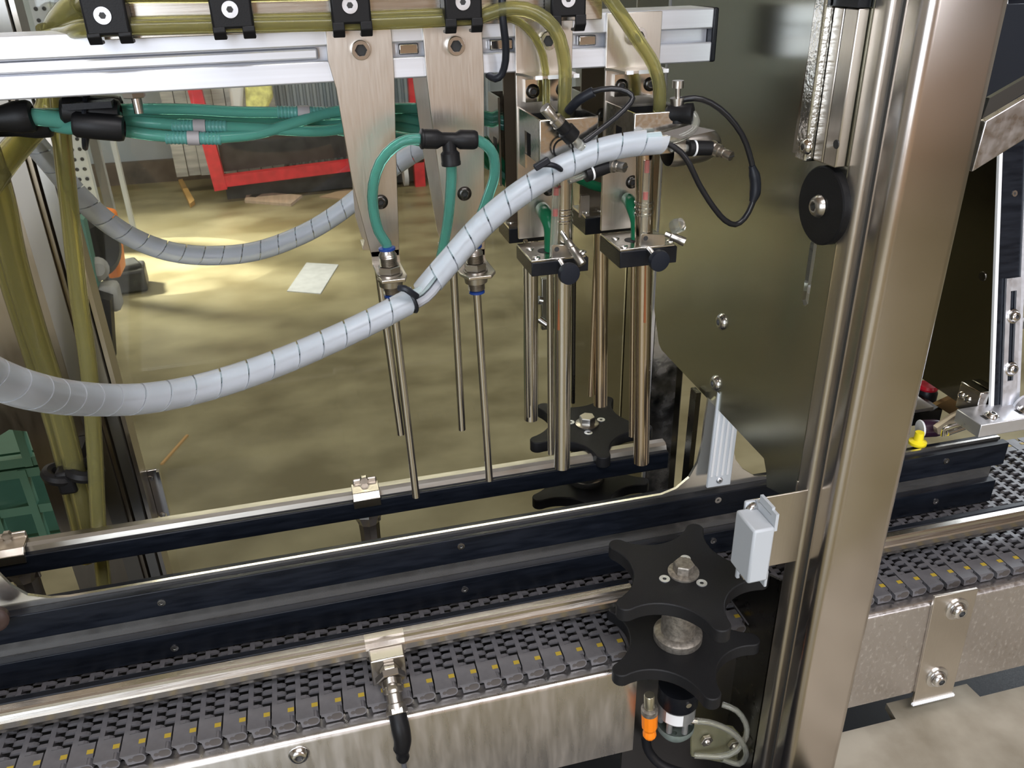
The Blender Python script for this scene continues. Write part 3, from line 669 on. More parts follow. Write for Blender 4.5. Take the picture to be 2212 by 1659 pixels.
# rear rail
rr_ = thing('rear_rail', (0, .70, 1.0), 'rear guide rail with steel top and black plastic face behind the divider', 'rail')
zb_ = P(1000, 1085, 'y', .690)[2]; zt_ = P(1000, 1049, 'y', .690)[2]; zs = P(1000, 1030, 'y', .700)[2]
XQ = .3385
xbar('black_strip', -.90, XQ, .690, .697, zb_, zt_, M_UHMW, rr_, .0012)
M_RRT = mat('dull_rail_steel', (.42, .40, .36), .36, 1, rvar=.05, scale=(30, 200, 200))
MB().prism([(-.90, y, z) for y, z in ((.6965, zb_+.004), (.6965, zt_-.001), (.6985, zt_+.0040), (.7020, zt_+.0062), (.7090, zt_+.0062), (.7090, zb_+.004))], (XQ+.90, 0, 0)).build('steel_profile', M_RRT, rr_, angle=20)
for i, (x0, x1, lb) in enumerate(((764, 822, 'small steel clamp with a hex bolt on the rear rail, left of the long nozzle'), (-25, 62, 'looped steel clip on the rear rail at the left edge'))):
    A = P(x0, 1090 if i == 0 else 1215, 'y', .695); B = P(x1, 1080 if i == 0 else 1205, 'y', .695)
    c_ = thing('rail_clip', (A[0], .70, zt_), lb, 'clip')
    MB().prism([(A[0], y, z) for y, z in ((.6880, zt_-.006), (.6880, zt_+.0030), (.6930, zt_+.0085), (.7090, zt_+.0095), (.7090, zt_+.0065), (.6945, zt_+.0060), (.6895, zt_-.006))], (B[0]-A[0], 0, 0)).build('hook', M_STEEL, c_, bevel=.0006)
    MB().box((A[0]+.002, .7090, zt_-.04), (B[0]-.001, .7120, zt_+.0140)).build('back_tab', M_STEEL, c_, bevel=.0015)
    cx_ = (A[0]+B[0])/2
    MB().hexn((cx_, .7115, zt_+.0125), (cx_, .7065, zt_+.0125), .0045).build('bolt_head', M_NICK, c_, angle=20)
    MB().lathe((cx_, .716, zb_-.004), (0, 0, -1), [(.013, 0), (.0155, .006), (.011, .018), (.0105, .035), (.0105, .10)], 10).build('support_post', M_NICK, c_, angle=15)
# left end bracket of the divider
tag(MB().lathe(P(-8, 1330, 'y', .602), (.2, -1, .2), [(.008, 0), (.010, .003), (.010, .009), (.007, .011)], 20).build('knob', mat('brown_knob', (.05, .03, .025), .4)), 'brown rounded knob at the left edge beside the divider', 'knob')
# ---------------------------------------------------------------- aluminium cross beam
BFY = .612                                  # front face of the beam
zt = P(0, 79, 'y', BFY)[2]; zb = P(0, 218, 'y', BFY)[2]; hb = zt-zb
BZ1, BZ0 = zt, zb
D_ = .040
def slotprof():
    """cross section (y, z) of a 40 mm profile with one slot front and back"""
    f = BFY; h = hb; pts = [(f, BZ0), (f, BZ0+h*.375), (f+.0022, BZ0+h*.385), (f+.0022, BZ0+h*.375-.002), (f+.0085, BZ0+h*.375-.002), (f+.0085, BZ0+h*.625+.002), (f+.0022, BZ0+h*.625+.002), (f+.0022, BZ0+h*.615),
            (f, BZ0+h*.625), (f, BZ1)]
    b = f+D_; pts += [(b, BZ1), (b, BZ0+h*.625), (b-.008, BZ0+h*.625), (b-.008, BZ0+h*.375), (b, BZ0+h*.375), (b, BZ0)]
    return pts
XB1 = P(1548, 100, 'y', BFY)[0]
bm = thing('cross_beam', (0, BFY+.02, BZ0), 'white aluminium slotted profile beam crossing above the filling station', 'beam')
MB().prism([(-1.0, y, z) for y, z in slotprof()], (XB1-.004+1.0, 0, 0)).build('profile', M_ALU, bm, bevel=.0012)
MB().box((XB1-.0045, BFY-.0003, BZ0-.0003), (XB1, BFY+D_+.0003, BZ1+.0003)).build('end_cap', M_BLK, bm, bevel=.0015)
xs = P(690, 140, 'y', BFY)[0]
MB().box((-1.0, BFY+.0012, BZ0+hb*.40), (xs, BFY+.0070, BZ0+hb*.60)).build('slot_cover', M_ALU, bm, bevel=.0016)
# T nuts / blocks showing between the brackets
for xa, xb in ((862, 905), (1060, 1110), (1252, 1290)):
    A = P(xa, 105, 'y', BFY)[0]; B = P(xb, 100, 'y', BFY)[0]
    MB().box((A, BFY+.002, BZ0+hb*.41), (B, BFY+.0075, BZ0+hb*.60)).build('slot_nut', M_POL, bm, bevel=.001)
# hex bolt under the beam left
q = P(290, 212, 'y', BFY+.01); 
MB().hexn((q[0], BFY+.012, BZ0-.0002), (q[0], BFY+.012, BZ0-.004), .0075).build('hex_nut', M_BOLT, bm, angle=20)
MB().cyl((q[0]+.001, BFY+.012, BZ0-.004), (q[0]+.001, BFY+.012, BZ0-.014), .0032).build('stud', M_BOLT, bm)

# ---------------------------------------------------------------- hose clips on a flat bar above the beam
TY = .598                                   # axis of the hoses
fb = thing('clip_bar', (.0, .612, BZ1), 'flat steel bar above the beam that carries the black hose clips', 'bar')
xl_ = P(214, 30, 'y', .606)[0]; xr_ = P(1300, 5, 'y', .606)[0]
MB().box((xl_, .6045, BZ1-.004), (xr_, .6075, BZ1+.035)).build('flat', M_STEELX, fb, bevel=.0005)
MB().box((xl_+.01, .6075, BZ1), (xr_-.01, .640, BZ1+.003)).build('foot', M_STEELX, fb)
def hosez(x, y): return P(x, y, 'y', TY)
clip_px = [(228, 35), (499, 22), (757, 13), (1000, 6), (1227, 0)]
cname = ['leftmost', 'second from left', 'third from left', 'fourth from left', 'rightmost']
first = None
for i, (x, y) in enumerate(clip_px):
    c = P(x, y, 'y', .590); hz = {0: 62, 1: 52, 2: 48, 3: 40, 4: 38}[i]
    zl = P(x, hz, 'y', TY)[2]; dz = zl-c[2]
    cl = thing('hose_clip', c, 'black plastic hose clip with a pale screw, %s of five above the beam' % cname[i], 'clip', 'black hose clips above the beam')
    MB().box(c+np.array([-.0125, -.002, -.0105]), c+np.array([.0125, .0145, .0135])).build('body', M_BLKM, cl, bevel=.0015)
    for sx_ in (-1, 1):
        hk = []
        for k in range(11):
            t = math.radians(100-200*k/10+180); hk.append(c+np.array([sx_*.0088, TY-.590+math.cos(t)*.0075, dz+math.sin(t)*.0075]))
        MB().prism([c+np.array([sx_*.0088-.0038, a, b]) for a, b in ((-.002, -.009), (-.0025, dz-.004), (.001, dz-.0085), (.009, dz-.0085), (.009, dz-.0065), (.003, dz-.0060), (.0005, dz-.003), (.0005, -.009))], (.0076, 0, 0)).build('hook', M_BLKM, cl, bevel=.0006)
    MB().box(c+np.array([-.0125, -.0015, .0135]), c+np.array([.004, .012, .0165])).build('top_lip', M_BLKM, cl, bevel=.0008)
    csk(cl, c+np.array([-.0005 if i else -.0012, -.0022, .0005]), (0, -1, 0), .0049, material=M_ALU2)

# olive hoses
RH = .0047
lower = [hosez(x, y) for x, y in ((185, 64), (300, 60), (500, 55), (757, 50), (900, 45), (1000, 40))]
loop = [P(1040, 36, 'y', TY), P(1085, 20, 'y', .592), P(1135, 20, 'y', .586), P(1180, 42, 'y', .582), P(1208, 82, 'y', .579), P(1220, 140, 'y', .579), P(1220, 190, 'y', .579), P(1218, 262, 'y', .580)]
hose('olive_hose', [P(100, 78, 'y', .70), P(140, 72, 'y', .64)]+lower+loop, RH, M_OLIVE, 'olive clear hose through the clip hooks, curving down into the third bracket housing', 'hose', 'olive hoses')
q = [P(x, y, 'y', .6005) for x, y in ((300, 44), (500, 40), (757, 33), (900, 28), (1020, 24))]
hose('olive_hose', [P(130, 60, 'y', .67), P(185, 50, 'y', .612)]+[P(x, y, 'y', .6055-.0055) for x, y in ((300, 46), (500, 41), (757, 35), (1000, 27))]+[P(1100, 38, 'y', .602), P(1140, 62, 'y', .601), P(1166, 100, 'y', .600), P(1178, 150, 'y', .600), P(1180, 235, 'y', .598)], .0028, M_OLIVE, 'thin olive hose behind the lower hose, running down behind a cap screw', 'hose', 'olive hoses')
hose('olive_hose', [P(160, 20, 'y', .66), P(230, -8, 'y', .600), P(500, -12, 'y', .598), P(900, -22, 'y', .598), P(1240, -45, 'y', .598), P(1300, -20, 'y', .594), P(1340, 30, 'y', .590), P(1380, 90, 'y', .586), P(1412, 140, 'y', .583), P(1425, 190, 'y', .582), P(1424, 240, 'y', .582)], RH, M_OLIVE, 'olive clear hose slanting down to the fourth bracket housing', 'hose', 'olive hoses')
# bundle bending away behind the beam at the left
hose('olive_hose', [P(185, 8, 'y', .640), P(150, 30, 'y', .66), P(122, 70, 'y', .70), P(112, 150, 'y', .72), P(105, 235, 'y', .725), P(60, 290, 'y', .70), P(0, 360, 'y', .66), P(-60, 450, 'y', .62), P(-140, 600, 'y', .60), P(-200, 900, 'y', .62), P(-190, 1200, 'y', .66)], .0095, M_OLIVE, 'thick olive hose bending down behind the left end of the beam', 'hose', 'olive hoses')
hose('olive_hose', [P(100, 60, 'y', .68), P(128, 200, 'y', .70), P(134, 300, 'y', .70), P(150, 450, 'y', .70), P(170, 640, 'y', .70), P(192, 800, 'y', .70), P(205, 980, 'y', .71), P(214, 1150, 'y', .715), P(228, 1300, 'y', .72)], .0068, M_OLIVE, 'straight olive hose hanging down in front of the left frame plate', 'hose', 'olive hoses')
hose('olive_hose', [P(-90, 60, 'y', .70), P(-80, 200, 'y', .67), P(-40, 300, 'y', .64), P(0, 420, 'y', .66), P(30, 560, 'y', .68), P(70, 700, 'y', .70), P(112, 830, 'y', .72), P(148, 960, 'y', .735), P(178, 1080, 'y', .74), P(205, 1200, 'y', .74)], .0092, M_OLIVE, 'thick olive hose held by the black clamp low on the left', 'hose', 'olive hoses')
hose('olive_hose', [P(-140, 60, 'y', .72), P(-110, 210, 'y', .69), P(-60, 330, 'y', .66), P(-20, 450, 'y', .68), P(20, 600, 'y', .70), P(60, 730, 'y', .72), P(100, 860, 'y', .735), P(132, 970, 'y', .748), P(160, 1090, 'y', .75), P(190, 1210, 'y', .75)], .0080, M_OLIVE, 'olive hose running behind the thick one through the black clamp', 'hose', 'olive hoses')
c = P(158, 1015, 'y', .745)
hc = thing('hose_clamp', c, 'black twin hose clamp low on the left frame plate', 'clamp')
MB().obox(c+np.array([-.004, -.006, -.004]), ((1, 0, 0), (0, 1, 0), (0, 0, 1)), (.008, .012, .012)).build('body', M_BLKM, hc, bevel=.003)
MB().box(c+np.array([-.004, 0, -.006]), c+np.array([.004, YL-.001-c[1], .006])).build('stem', M_BLKM, hc)
MB().torus(c+np.array([-.010, -.004, 0]), (.3, 0, 1), .0115, .0055).build('ring', M_BLKM, hc); MB().torus(c+np.array([.012, -.008, .002]), (.3, 0, 1), .0120, .0058).build('ring', M_BLKM, hc)

# ---------------------------------------------------------------- four tapered brackets
BY = .609
def zpx(x, y, Y=BY): return P(x, y, 'y', Y)
brk = []
# 1 and 2 : tapered with a lower shelf and bulkhead fitting
spec = [dict(L=((703, 62), (708, 130), (726, 192), (762, 400), (803, 556)), Rt=((845, 60), (852, 160), (855, 300), (863, 552)), scr=(778, 107), low=(822, 436), fit=(842, 575), tip=(899, 1073), shelf=((803, 556), (863, 552)), nz0=(848, 640)),
        dict(L=((912, 52), (921, 160), (929, 230), (952, 400), (975, 556)), Rt=((1040, 45), (1046, 160), (1046, 330), (1048, 552)), scr=(982, 98), low=(1003, 418), fit=(1027, 568), tip=(1057, 1037), shelf=((975, 556), (1048, 552)), nz0=(1028, 600))]
names = ['left tapered steel bracket hanging from the beam', 'second tapered steel bracket, behind the black tee fitting']
FY = .583
for i, s_ in enumerate(spec):
    L = [zpx(*a) for a in s_['L']]; R_ = [zpx(*a) for a in s_['Rt']]
    b = thing('hanger_bracket', L[0], names[i], 'bracket', 'tapered hanger brackets')
    MB().prism([tuple(a) for a in L]+[tuple(a) for a in R_[::-1]], (0, .0028, 0)).build('sheet', M_STEEL, b, bevel=.0004)
    zsf = P(s_['fit'][0], s_['fit'][1]+24, 'y', FY)[2]
    fx = P(*s_['fit'], 'y', FY)[0]
    lx, rx = L[-1][0], R_[-1][0]
    MB().prism([(lx, BY+.0028, zsf), (rx, BY+.0028, zsf), (rx+.001, FY-.004, zsf), (fx+.009, FY-.0135, zsf), (fx-.008, FY-.0135, zsf), (lx+.001, FY-.002, zsf)], (0, 0, .0026)).build('shelf', M_STEEL, b, bevel=.0006)
    MB().prism([(lx, BY, zsf), (rx, BY, zsf), (rx, BY, L[-1][2]+.004), (lx, BY, L[-1][2]+.004)], (0, .0028, 0)).build('lower_sheet', M_STEEL, b)
    q = zpx(*s_['scr']); capscrew(b, q, (0, -1, 0), .0063, .0065)
    q = zpx(*s_['low']); button(b, q, (0, -1, 0), .0054, M_DKBOLT, h=.5)
    brk.append(b)
    # bulkhead fitting, its axis leans like the nozzle
    tp = P(*s_['tip'], 'y', FY); n0 = P(*s_['nz0'], 'y', FY); ax = nrm(n0-tp)
    c = tp+ax*((zsf+.0026-tp[2])/ax[2])       # crossing of the shelf
    f_ = thing('bulkhead_fitting', c, ('nickel bulkhead fitting with blue collars on the left bracket shelf', 'nickel bulkhead fitting with blue collars half hidden behind the spiral wrap')[i], 'fitting', 'bulkhead fittings')
    MB().lathe(c, ax, [(.0092, 0), (.0092, .0010)], 28).build('washer', M_NICK, f_)
    MB().hexn(c+ax*.001, c+ax*.0065, .0085).build('nut', M_NICK, f_, angle=20)
    mb = MB(); thread(mb, c+ax*.0065, c+ax*.0145, .0066, .001); mb.lathe(c+ax*.0145, ax, [(.0066, 0), (.0052, .0022), (.0050, .0035)], 24); mb.build('upper_thread', M_NICK, f_)
    MB().lathe(c+ax*.0178, ax, [(.0040, 0), (.0060, .0006), (.0060, .0020), (.0042, .0028)], 26).build('blue_collar', M_BLUE, f_)
    cb_ = c-ax*.0026
    MB().lathe(cb_, -ax, [(.0098, 0), (.0098, .0014), (.0090, .0018), (.0085, .0060), (.0074, .0064)], 28).build('flange', M_NICK, f_)
    mb = MB(); thread(mb, cb_-ax*.0062, cb_-ax*.0125, .0064, .001); mb.build('lower_thread', M_NICK, f_)
    MB().lathe(cb_-ax*.0125, -ax, [(.0045, 0), (.0060, .0008), (.0060, .0022), (.0040, .0028)], 26).build('blue_collar', M_BLUE, f_)
    e0 = cb_-ax*.0150
    nz = thing('filling_nozzle', tp, ('longest thin steel filling tube, hanging from the left bulkhead fitting', 'thin steel filling tube hanging from the second bulkhead fitting')[i], 'nozzle', 'thin filling tubes')
    MB().tube([tp, e0], .0031, 20, .7).build('tube', M_TUBE, nz)
    spec[i]['top'] = c+ax*.021
# two rear thin tubes, on rear brackets behind the beam
for i, (a, t, lb) in enumerate((((812, 540), (866, 938), 'thin steel filling tube behind the longest one'), ((978, 560), (998, 928), 'thin steel filling tube left of the second fitting, ending higher'))):
    tp = P(*t, 'y', .661); tt = P(*a, 'y', .661)
    nz = thing('filling_nozzle', tp, lb, 'nozzle', 'thin filling tubes')
    MB().tube([tp, tt+(tt-tp)*.15], .0033, 20, .7).build('tube', M_TUBE, nz)
rb = []
for i, (pts, lb) in enumerate(((((748, 200), (768, 470), (781, 512), (788, 520), (784, 540), (812, 540), (812, 200)), 'narrow steel bracket edge behind the left bracket'), (((885, 180), (910, 300), (945, 500), (952, 520), (955, 545), (1000, 545), (1000, 180)), 'steel bracket behind the second tapered bracket'))):
    q = [P(x, y, 'y', .6545) for x, y in pts]
    z0_ = BZ0+.01
    b = thing('hanger_bracket', q[2], lb, 'bracket', 'rear hanger brackets')
    q[0] = np.array([q[0][0], .6545, BZ1]); q[-1] = np.array([q[-1][0], .6545, BZ1])
    MB().prism([tuple(a) for a in q], (0, .0028, 0)).build('sheet', M_STEEL, b)
    zl = q[4][2]
    MB().box((q[4][0], .6573, zl), (q[5][0], .675, zl+.0025)).build('shelf', M_STEEL, b)

# 3 and 4 : straight brackets with a housing, filler tube, black block
def filler(i, dx, front=True):
    pass
M_HOUS = mat('housing_sheet', (0.62, 0.60, 0.56), 0.20, 1, bump=0.05, scale=(400, 400, 400), rvar=.06)
G3 = [((1113, 60), (1237, 60)), ((1310, 20), (1431, 12))]
off = P(1310, 80, 'y', BY)-P(1113, 90, 'y', BY)
OFF = np.array([.0675, 0, 0])
def T3(x, y, Y): return P(x, y, 'y', Y)
stn = []
for i in range(2):
    O = OFF*i
    warm = i == 1
    a = T3(1113, 90, BY)+O; b_ = T3(1237, 90, BY)+O
    zl = T3(1130, 516, BY)[2]
    sb = thing('straight_bracket', (a[0], BY, zl), ('third bracket, a straight steel strap carrying a housing and a black block', 'fourth bracket, the straight steel strap nearest the side plate')[i], 'bracket', 'straight brackets')
    MB().box((a[0], BY, zl), (b_[0], BY+.0028, BZ1-.0005)).build('sheet', M_STEEL, sb, bevel=.0004)
    q = T3(1180, 87, BY)+O; capscrew(sb, q, (0, -1, 0), .0062, .0065)
    # bent lip with white edge and inner plate with two black button bolts
    l0 = T3(1118, 163, BY); zz0 = l0[2]
    MB().prism([(a[0], BY, zz0), (b_[0]-.002, BY, zz0), (b_[0]-.001, BY-.018, zz0-.001), (a[0]+.008, BY-.018, zz0-.001), (a[0]+.003, BY-.006, zz0)], (0, 0, .0018)).build('hose_shelf', M_STEEL, sb)
    for f0, f1 in ((.22, .34), (.44, .64), (.88, .98)):
        x0 = a[0]+(b_[0]-a[0])*f0; x1 = a[0]+(b_[0]-a[0])*f1
        MB().box((x0, BY-.0186, zz0-.0014), (x1, BY-.0180, zz0+.0012)).build('bright_edge', M_WLABEL, sb)
    p0 = T3(1129, 178, BY-.0035); p1 = T3(1222, 213, BY-.0035)
    MB().box((a[0]+.006, BY-.0035, p1[2]-.001), (b_[0]-.006, BY-.0001, p0[2]+.0015)).build('bolt_plate', M_POL, sb)
    for fx in (.27, .80):
        button(sb, (a[0]+(b_[0]-a[0])*fx, BY-.0035, (p0[2]+p1[2])/2), (0, -1, 0), .0050, M_DKBOLT, h=.5)
    q = T3(1175, 455, BY)+O; 
    ql = T3(1365, 393, BY); button(sb, (ql[0]-OFF[0]*(1-i), BY, ql[2]), (0, -1, 0), .0052, M_DKBOLT, h=.5)
    # housing : open U of sheet, front face leaning to the viewer
    h0 = T3(1120, 232, BY); zh1 = h0[2]; zh0 = zh1-.066; HY = BY-.056; zfb = P(1210, 352, 'y', HY)[2]; zh0 = P(1122, 352, 'y', BY)[2]-.004
    hx0 = a[0]+.001; hx1 = a[0]+.043
    hs_ = thing('valve_housing', (hx0, HY, zh0), ('bent sheet steel housing with a square hole on the third bracket', 'bent sheet steel housing with a square hole on the fourth bracket')[i], 'housing', 'valve housings')
    wz0, wz1, wy0, wy1 = zh1-.029, zh1-.013, HY+.022, HY+.038
    # left cheek with square window (frame of four strips)
    def cheek(x):
        mb = MB(); t = .0016
        mb.box((x, wy1, zh0+.004), (x+t, BY, zh1)); mb.box((x, HY+.002, zfb), (x+t, wy0, zh1)); mb.box((x, wy0, wz1), (x+t, wy1, zh1)); mb.box((x, wy0, max(zfb, zh0)-.0), (x+t, wy1, wz0))
        return mb
    cheek(hx0).build('cheek', M_HOUS, hs_); cheek(hx1-.0016).build('cheek', M_HOUS, hs_)
    MB().box((hx0, HY, zfb), (hx1, HY+.002, zh1)).build('front_sheet', M_HOUS, hs_, bevel=.0009)
    MB().box((hx0+.004, BY-.005, zh0+.01), (hx1-.004, BY-.0005, zh1-.004)).build('pinch_body', M_BLKM, hs_)
    # round nut under the front, O-ring, main fitting on front
    # filler tube and side tubes
    tipx, tipy = ((1214, 1008), (1385, 998))[i]
    FYt = .577
    tp = P(tipx, tipy, 'y', FYt); top = P((1217, 1392)[i], (400, 345)[i], 'y', FYt)
    fx = tp[0]; tz = top[2]
    axis = nrm(top-tp)
    ft = thing('filler_tube', tp, ('thick polished steel filler tube, left one of the front pair', 'thick polished steel filler tube nearest the side plate')[i], 'nozzle', 'thick filler tubes')
    MB().tube([tp, top+axis*.022], .0068, 26, .82).build('tube', M_TUBE if i == 0 else mat('tube_steel_warm', (.60, .50, .40), .15, 1), ft)
    for (ry0, ry1, dx_) in (((640, 706, -.0048),) if i == 0 else ((560, 690, -.0010),)):
        ra = P(tipx, ry0, 'y', FYt); rb_ = P(tipx, ry1, 'y', FYt); ua = tp+axis*((ra[2]-tp[2])/axis[2]); ub = tp+axis*((rb_[2]-tp[2])/axis[2]); ro = np.array([dx_, -.0047 if i == 0 else -.0066, 0])
        MB().tube([ub+ro, ua+ro], [.0011, .0004], 8).build('rust_streak', M_RUST, ft)
    zc = P(1220, 455, 'y', FYt)[2]
    for k in (0, .0042, .0084):
        cc = tp+axis*((zc-.001*k-k-tp[2])/axis[2]); MB().lathe(cc, axis, [(.0069, 0), (.0074, .0006), (.0074, .0018), (.0069, .0024)], 24).build('groove_ring', M_TUBE, ft)
    # black block with steel cover plate
    bc0 = P((1129, 1312)[i], (545, 518)[i], 'y', BY); A1 = P((1146, 1337)[i], (600, 568)[i], 'y', .566); B1 = P((1271, 1461)[i], (585, 567)[i], 'y', .566)
    zB0 = P((1271, 1461)[i], (585, 567)[i], 'y', .566)[2]; zB1 = P((1271, 1461)[i], (556, 532)[i], 'y', .566)[2]
    bx0 = P((1149, 1339)[i], (600, 570)[i], 'y', .566)[0]; bx1 = B1[0]
    bk = thing('nozzle_block', (bx0, .566, zB0), ('black plastic block with steel top plate under the third bracket', 'black plastic block with steel top plate under the fourth bracket')[i], 'block', 'front nozzle blocks')
    MB().box((bx0, .566, zB0), (bx1, BY+.002, zB1)).build('block', M_BLK, bk, bevel=.0006)
    MB().box((bx0, .5665, zB1), (bx1-.002, BY+.0005, zB1+.0018)).build('cover_plate', M_STEELX, bk, bevel=.0004)
    w = bx1-bx0
    for fx_, yy in ((.07, .572), (.10, .594), (.90, .574)):
        MB().lathe((bx0+w*fx_+.002, yy, zB1+.0018), (0, 0, 1), [(.0032, 0), (.0030, .0008), (.0018, .0014), (.0, .0014)], 18, close=False).build('dome_screw', M_BOLT, bk)
    MB().lathe((bx0+w*.36, .586, zB1+.0019), (0, 0, 1), [(.0055, 0), (.0053, .0003)], 20).build('hole', M_SOCK, bk)
    # little upright tab with a hole
    t0 = bx0+w*.36; t1 = bx0+w*.78
    MB().prism([(t0, .5668, zB1+.0016), (t1, .5668, zB1+.0016), (t1, .5668, zB1+.0095), (t0+.001, .5668, zB1+.0120), (t0, .5668, zB1+.0110)], (0, .0014, 0)).build('tab', M_STEEL, bk)
    MB().lathe((t0+.0036, .5668, zB1+.0085), (0, -1, 0), [(.0019, 0), (.0018, .0002)], 16).build('tab_hole', M_SOCK, bk)
    if i == 0:
        s0 = np.array([t0+.0085, .5720, zB1+.0200]); s1 = np.array([t1+.001, .5540, zB1-.0010])
        dd = nrm(s1-s0)
        MB().tube([s0, s0+dd*.010], .0017, 12).build('pin', M_BOLT, bk); MB().lathe(s0+dd*.008, dd, [(.0024, 0), (.0030, .001), (.0030, .006), (.0022, .007), (.0028, .0075), (.0028, .013), (.0034, .014), (.0034, .021), (.0030, .0215)], 18).build('thumb_screw', M_NICK, bk)
    else:
        s0 = np.array([t1-.002, .5630, zB1+.0120]); dd = nrm((.8, -.5, -.35))
        MB().lathe(s0, dd, [(.0022, 0), (.0022, .004), (.0030, .005), (.0030, .011), (.0034, .012), (.0034, .016)], 18).build('thumb_screw', M_NICK, bk)
        MB().lathe(s0+np.array([.006, 0, .004]), nrm((.5, -.6, .4)), [(.0052, 0), (.0058, .004), (.0050, .008), (.0, .008)], 20, close=False).build('clear_cap', M_CLEAR, bk)
    # round black knob in front
    kx = P((1229, 1424)[i], (592, 564)[i], 'y', .548)
    MB().cyl((kx[0]-.001, .566, kx[2]+.004), (kx[0]-.0005, .553, kx[2]+.001), .0020).build('knob_stem', M_BOLT, bk)
    MB().lathe((kx[0], .553, kx[2]), (.12, -1, -.05), [(.0060, 0), (.0078, .0012), (.0082, .0030), (.0078, .0060), (.0050, .0064)], 28).build('knob', mat('blue_black_knob', (.007, .010, .018), .42), bk)
    # thin side tubes under the block
    a0 = bx0+w*.10
    v = [((1136, 592), (1146, 905)), ((1188, 600), (1190, 980))] if i == 0 else [((1367, 570), (1366, 942))]
    for j, (q0, q1) in enumerate(v):
        pass
    q0, q1 = (((1188, 600), (1190, 980)), ((1368, 570), (1365, 942)))[i]
    e0 = P(*q0, 'y', .596); e1 = P(*q1, 'y', .596); e0[2] = zB0
    vt = thing('vent_tube', e1, ('slim steel vent tube left of the left thick filler tube', 'slim steel vent tube left of the right thick filler tube')[i], 'tube', 'slim vent tubes')
    MB().tube([e1, e0], .0027, 16, .7).build('tube', M_TUBE if i == 0 else MATS['tube_steel_warm'], vt)
    # glass level tube with red marks, green elbow
    g0 = P((1205, 1399)[i], (560, 520)[i], 'y', .571); g1 = P((1212, 1408)[i], (405, 345)[i], 'y', .571)
    gt = thing('marked_tube', g0, ('clear tube with red marks in front of the left thick filler tube', 'clear tube with red marks in front of the right thick filler tube')[i], 'tube', 'clear marked tubes')
    gx = -.0035
    g0 = np.array([g0[0]+gx, .571, zB1+.002]); g1 = g1+np.array([gx, 0, 0])
    MB().tube([g0, g1], .0030, 16, .7).build('clear_tube', M_CLEAR, gt)
    for f0, f1 in ((.60, .70), (.90, 1.0)) if i == 0 else ((.55, .64), (.86, 1.0)):
        MB().tube([g0+(g1-g0)*f0, g0+(g1-g0)*f1], .0020, 12).build('red_mark', M_REDL, gt)
    ge = [P(x, y, 'y', Y_) for x, y, Y_ in ((((1172, 452, .604), (1178, 462, .590), (1187, 480, .584), (1191, 500, .583), (1191, 540, .584)), ((1356, 430, .604), (1362, 438, .592), (1370, 458, .586), (1376, 480, .584), (1376, 515, .584)))[i])]
    hose('green_elbow', ge, .0056 if i == 0 else .0050, M_GREEN2, ('deep green elbow hose above the block of the third bracket', 'deep green elbow hose above the block of the fourth bracket')[i], 'hose', 'green elbow hoses')

# rear assemblies : blocks, dark brackets, tubes behind the beam
for i, (bp_, lb) in enumerate((((1078, 488, 1122, 526), 'black block of the rear nozzle row behind the third bracket'), ((1236, 466, 1312, 508), 'black block of the rear nozzle row between the two housings'))):
    A = P(bp_[0], bp_[3]-18, 'y', .672); B = P(bp_[2], bp_[3], 'y', .640)
    z0_ = P(bp_[0]+30, bp_[3], 'y', .640)[2]; z1_ = P(bp_[0]+30, bp_[1]+6, 'y', .640)[2]
    x0_ = P(bp_[0], bp_[1]+8, 'y', .675)[0]; x1_ = x0_+.048
    if i == 0: x1_ = x0_+.045
    k = thing('nozzle_block', (x0_, .64, z0_), lb, 'block', 'rear nozzle blocks')
    MB().box((x0_, .640, z0_), (x1_, .676, z1_)).build('block', M_BLK, k, bevel=.0006)
    MB().box((x0_, .640, z1_), (x1_, .6755, z1_+.0018)).build('cover_plate', M_STEELX, k)
    for fx_ in (.06, .35): MB().lathe((x0_+.045*fx_+.002, .652, z1_+.0018), (0, 0, 1), [(.0030, 0), (.0028, .0008), (.0, .0012)], 16, close=False).build('dome_screw', M_BOLT, k)
    rb_ = thing('rear_strap', (x0_+.008, .6545, z1_), ('rear steel strap left of the third bracket', 'rear steel strap left of the fourth bracket')[i], 'bracket', 'rear straps')
    sx0 = P((1088, 1256)[i], 200, 'y', .6545)[0]; sx1 = sx0+.040
    MB().box((sx0, .6545, z1_+.0018), (sx1, .6573, BZ1)).build('sheet', mat('shaded_strap', (.34, .30, .25), .25, 1), rb_)
    if i == 1:
        q = P(1262, 437, 'y', .654); MB().prism([q+np.array(v) for v in ((-.005, 0, -.012), (.004, 0, -.012), (.004, 0, .006), (-.003, 0, .006))], (0, -.002, 0)).build('tab', M_STEEL, rb_)
        button(rb_, P(1300, 248, 'y', .6545), (0, -1, 0), .005, M_DKBOLT)
    hx = P((1052, 1230)[i], 200, 'y', .70)[0]
    h = thing('valve_housing', (hx, .70, 1.38), ('rear sheet steel housing with a slot, left of the third bracket', 'dark rear sheet housing between the two front housings')[i], 'housing', 'rear valve housings')
    zt_h = P(1060, 200, 'y', .685)[2]; zb_h = P(1070, 385, 'y', .685)[2]
    hx0 = P((1058, 1225)[i], 300, 'y', .690)[0]
    MB().box((hx0, .6575, zb_h), (hx0+.0016, .690, zt_h)).build('cheek', M_HOUS, h); MB().box((hx0, .690, zb_h), (hx0+.042, .6916, zt_h)).build('rear_sheet', M_HOUS, h)
    MB().box((hx0-.0004, .666, zb_h+.020), (hx0, .676, zb_h+.036)).build('slot', M_SOCK, h)
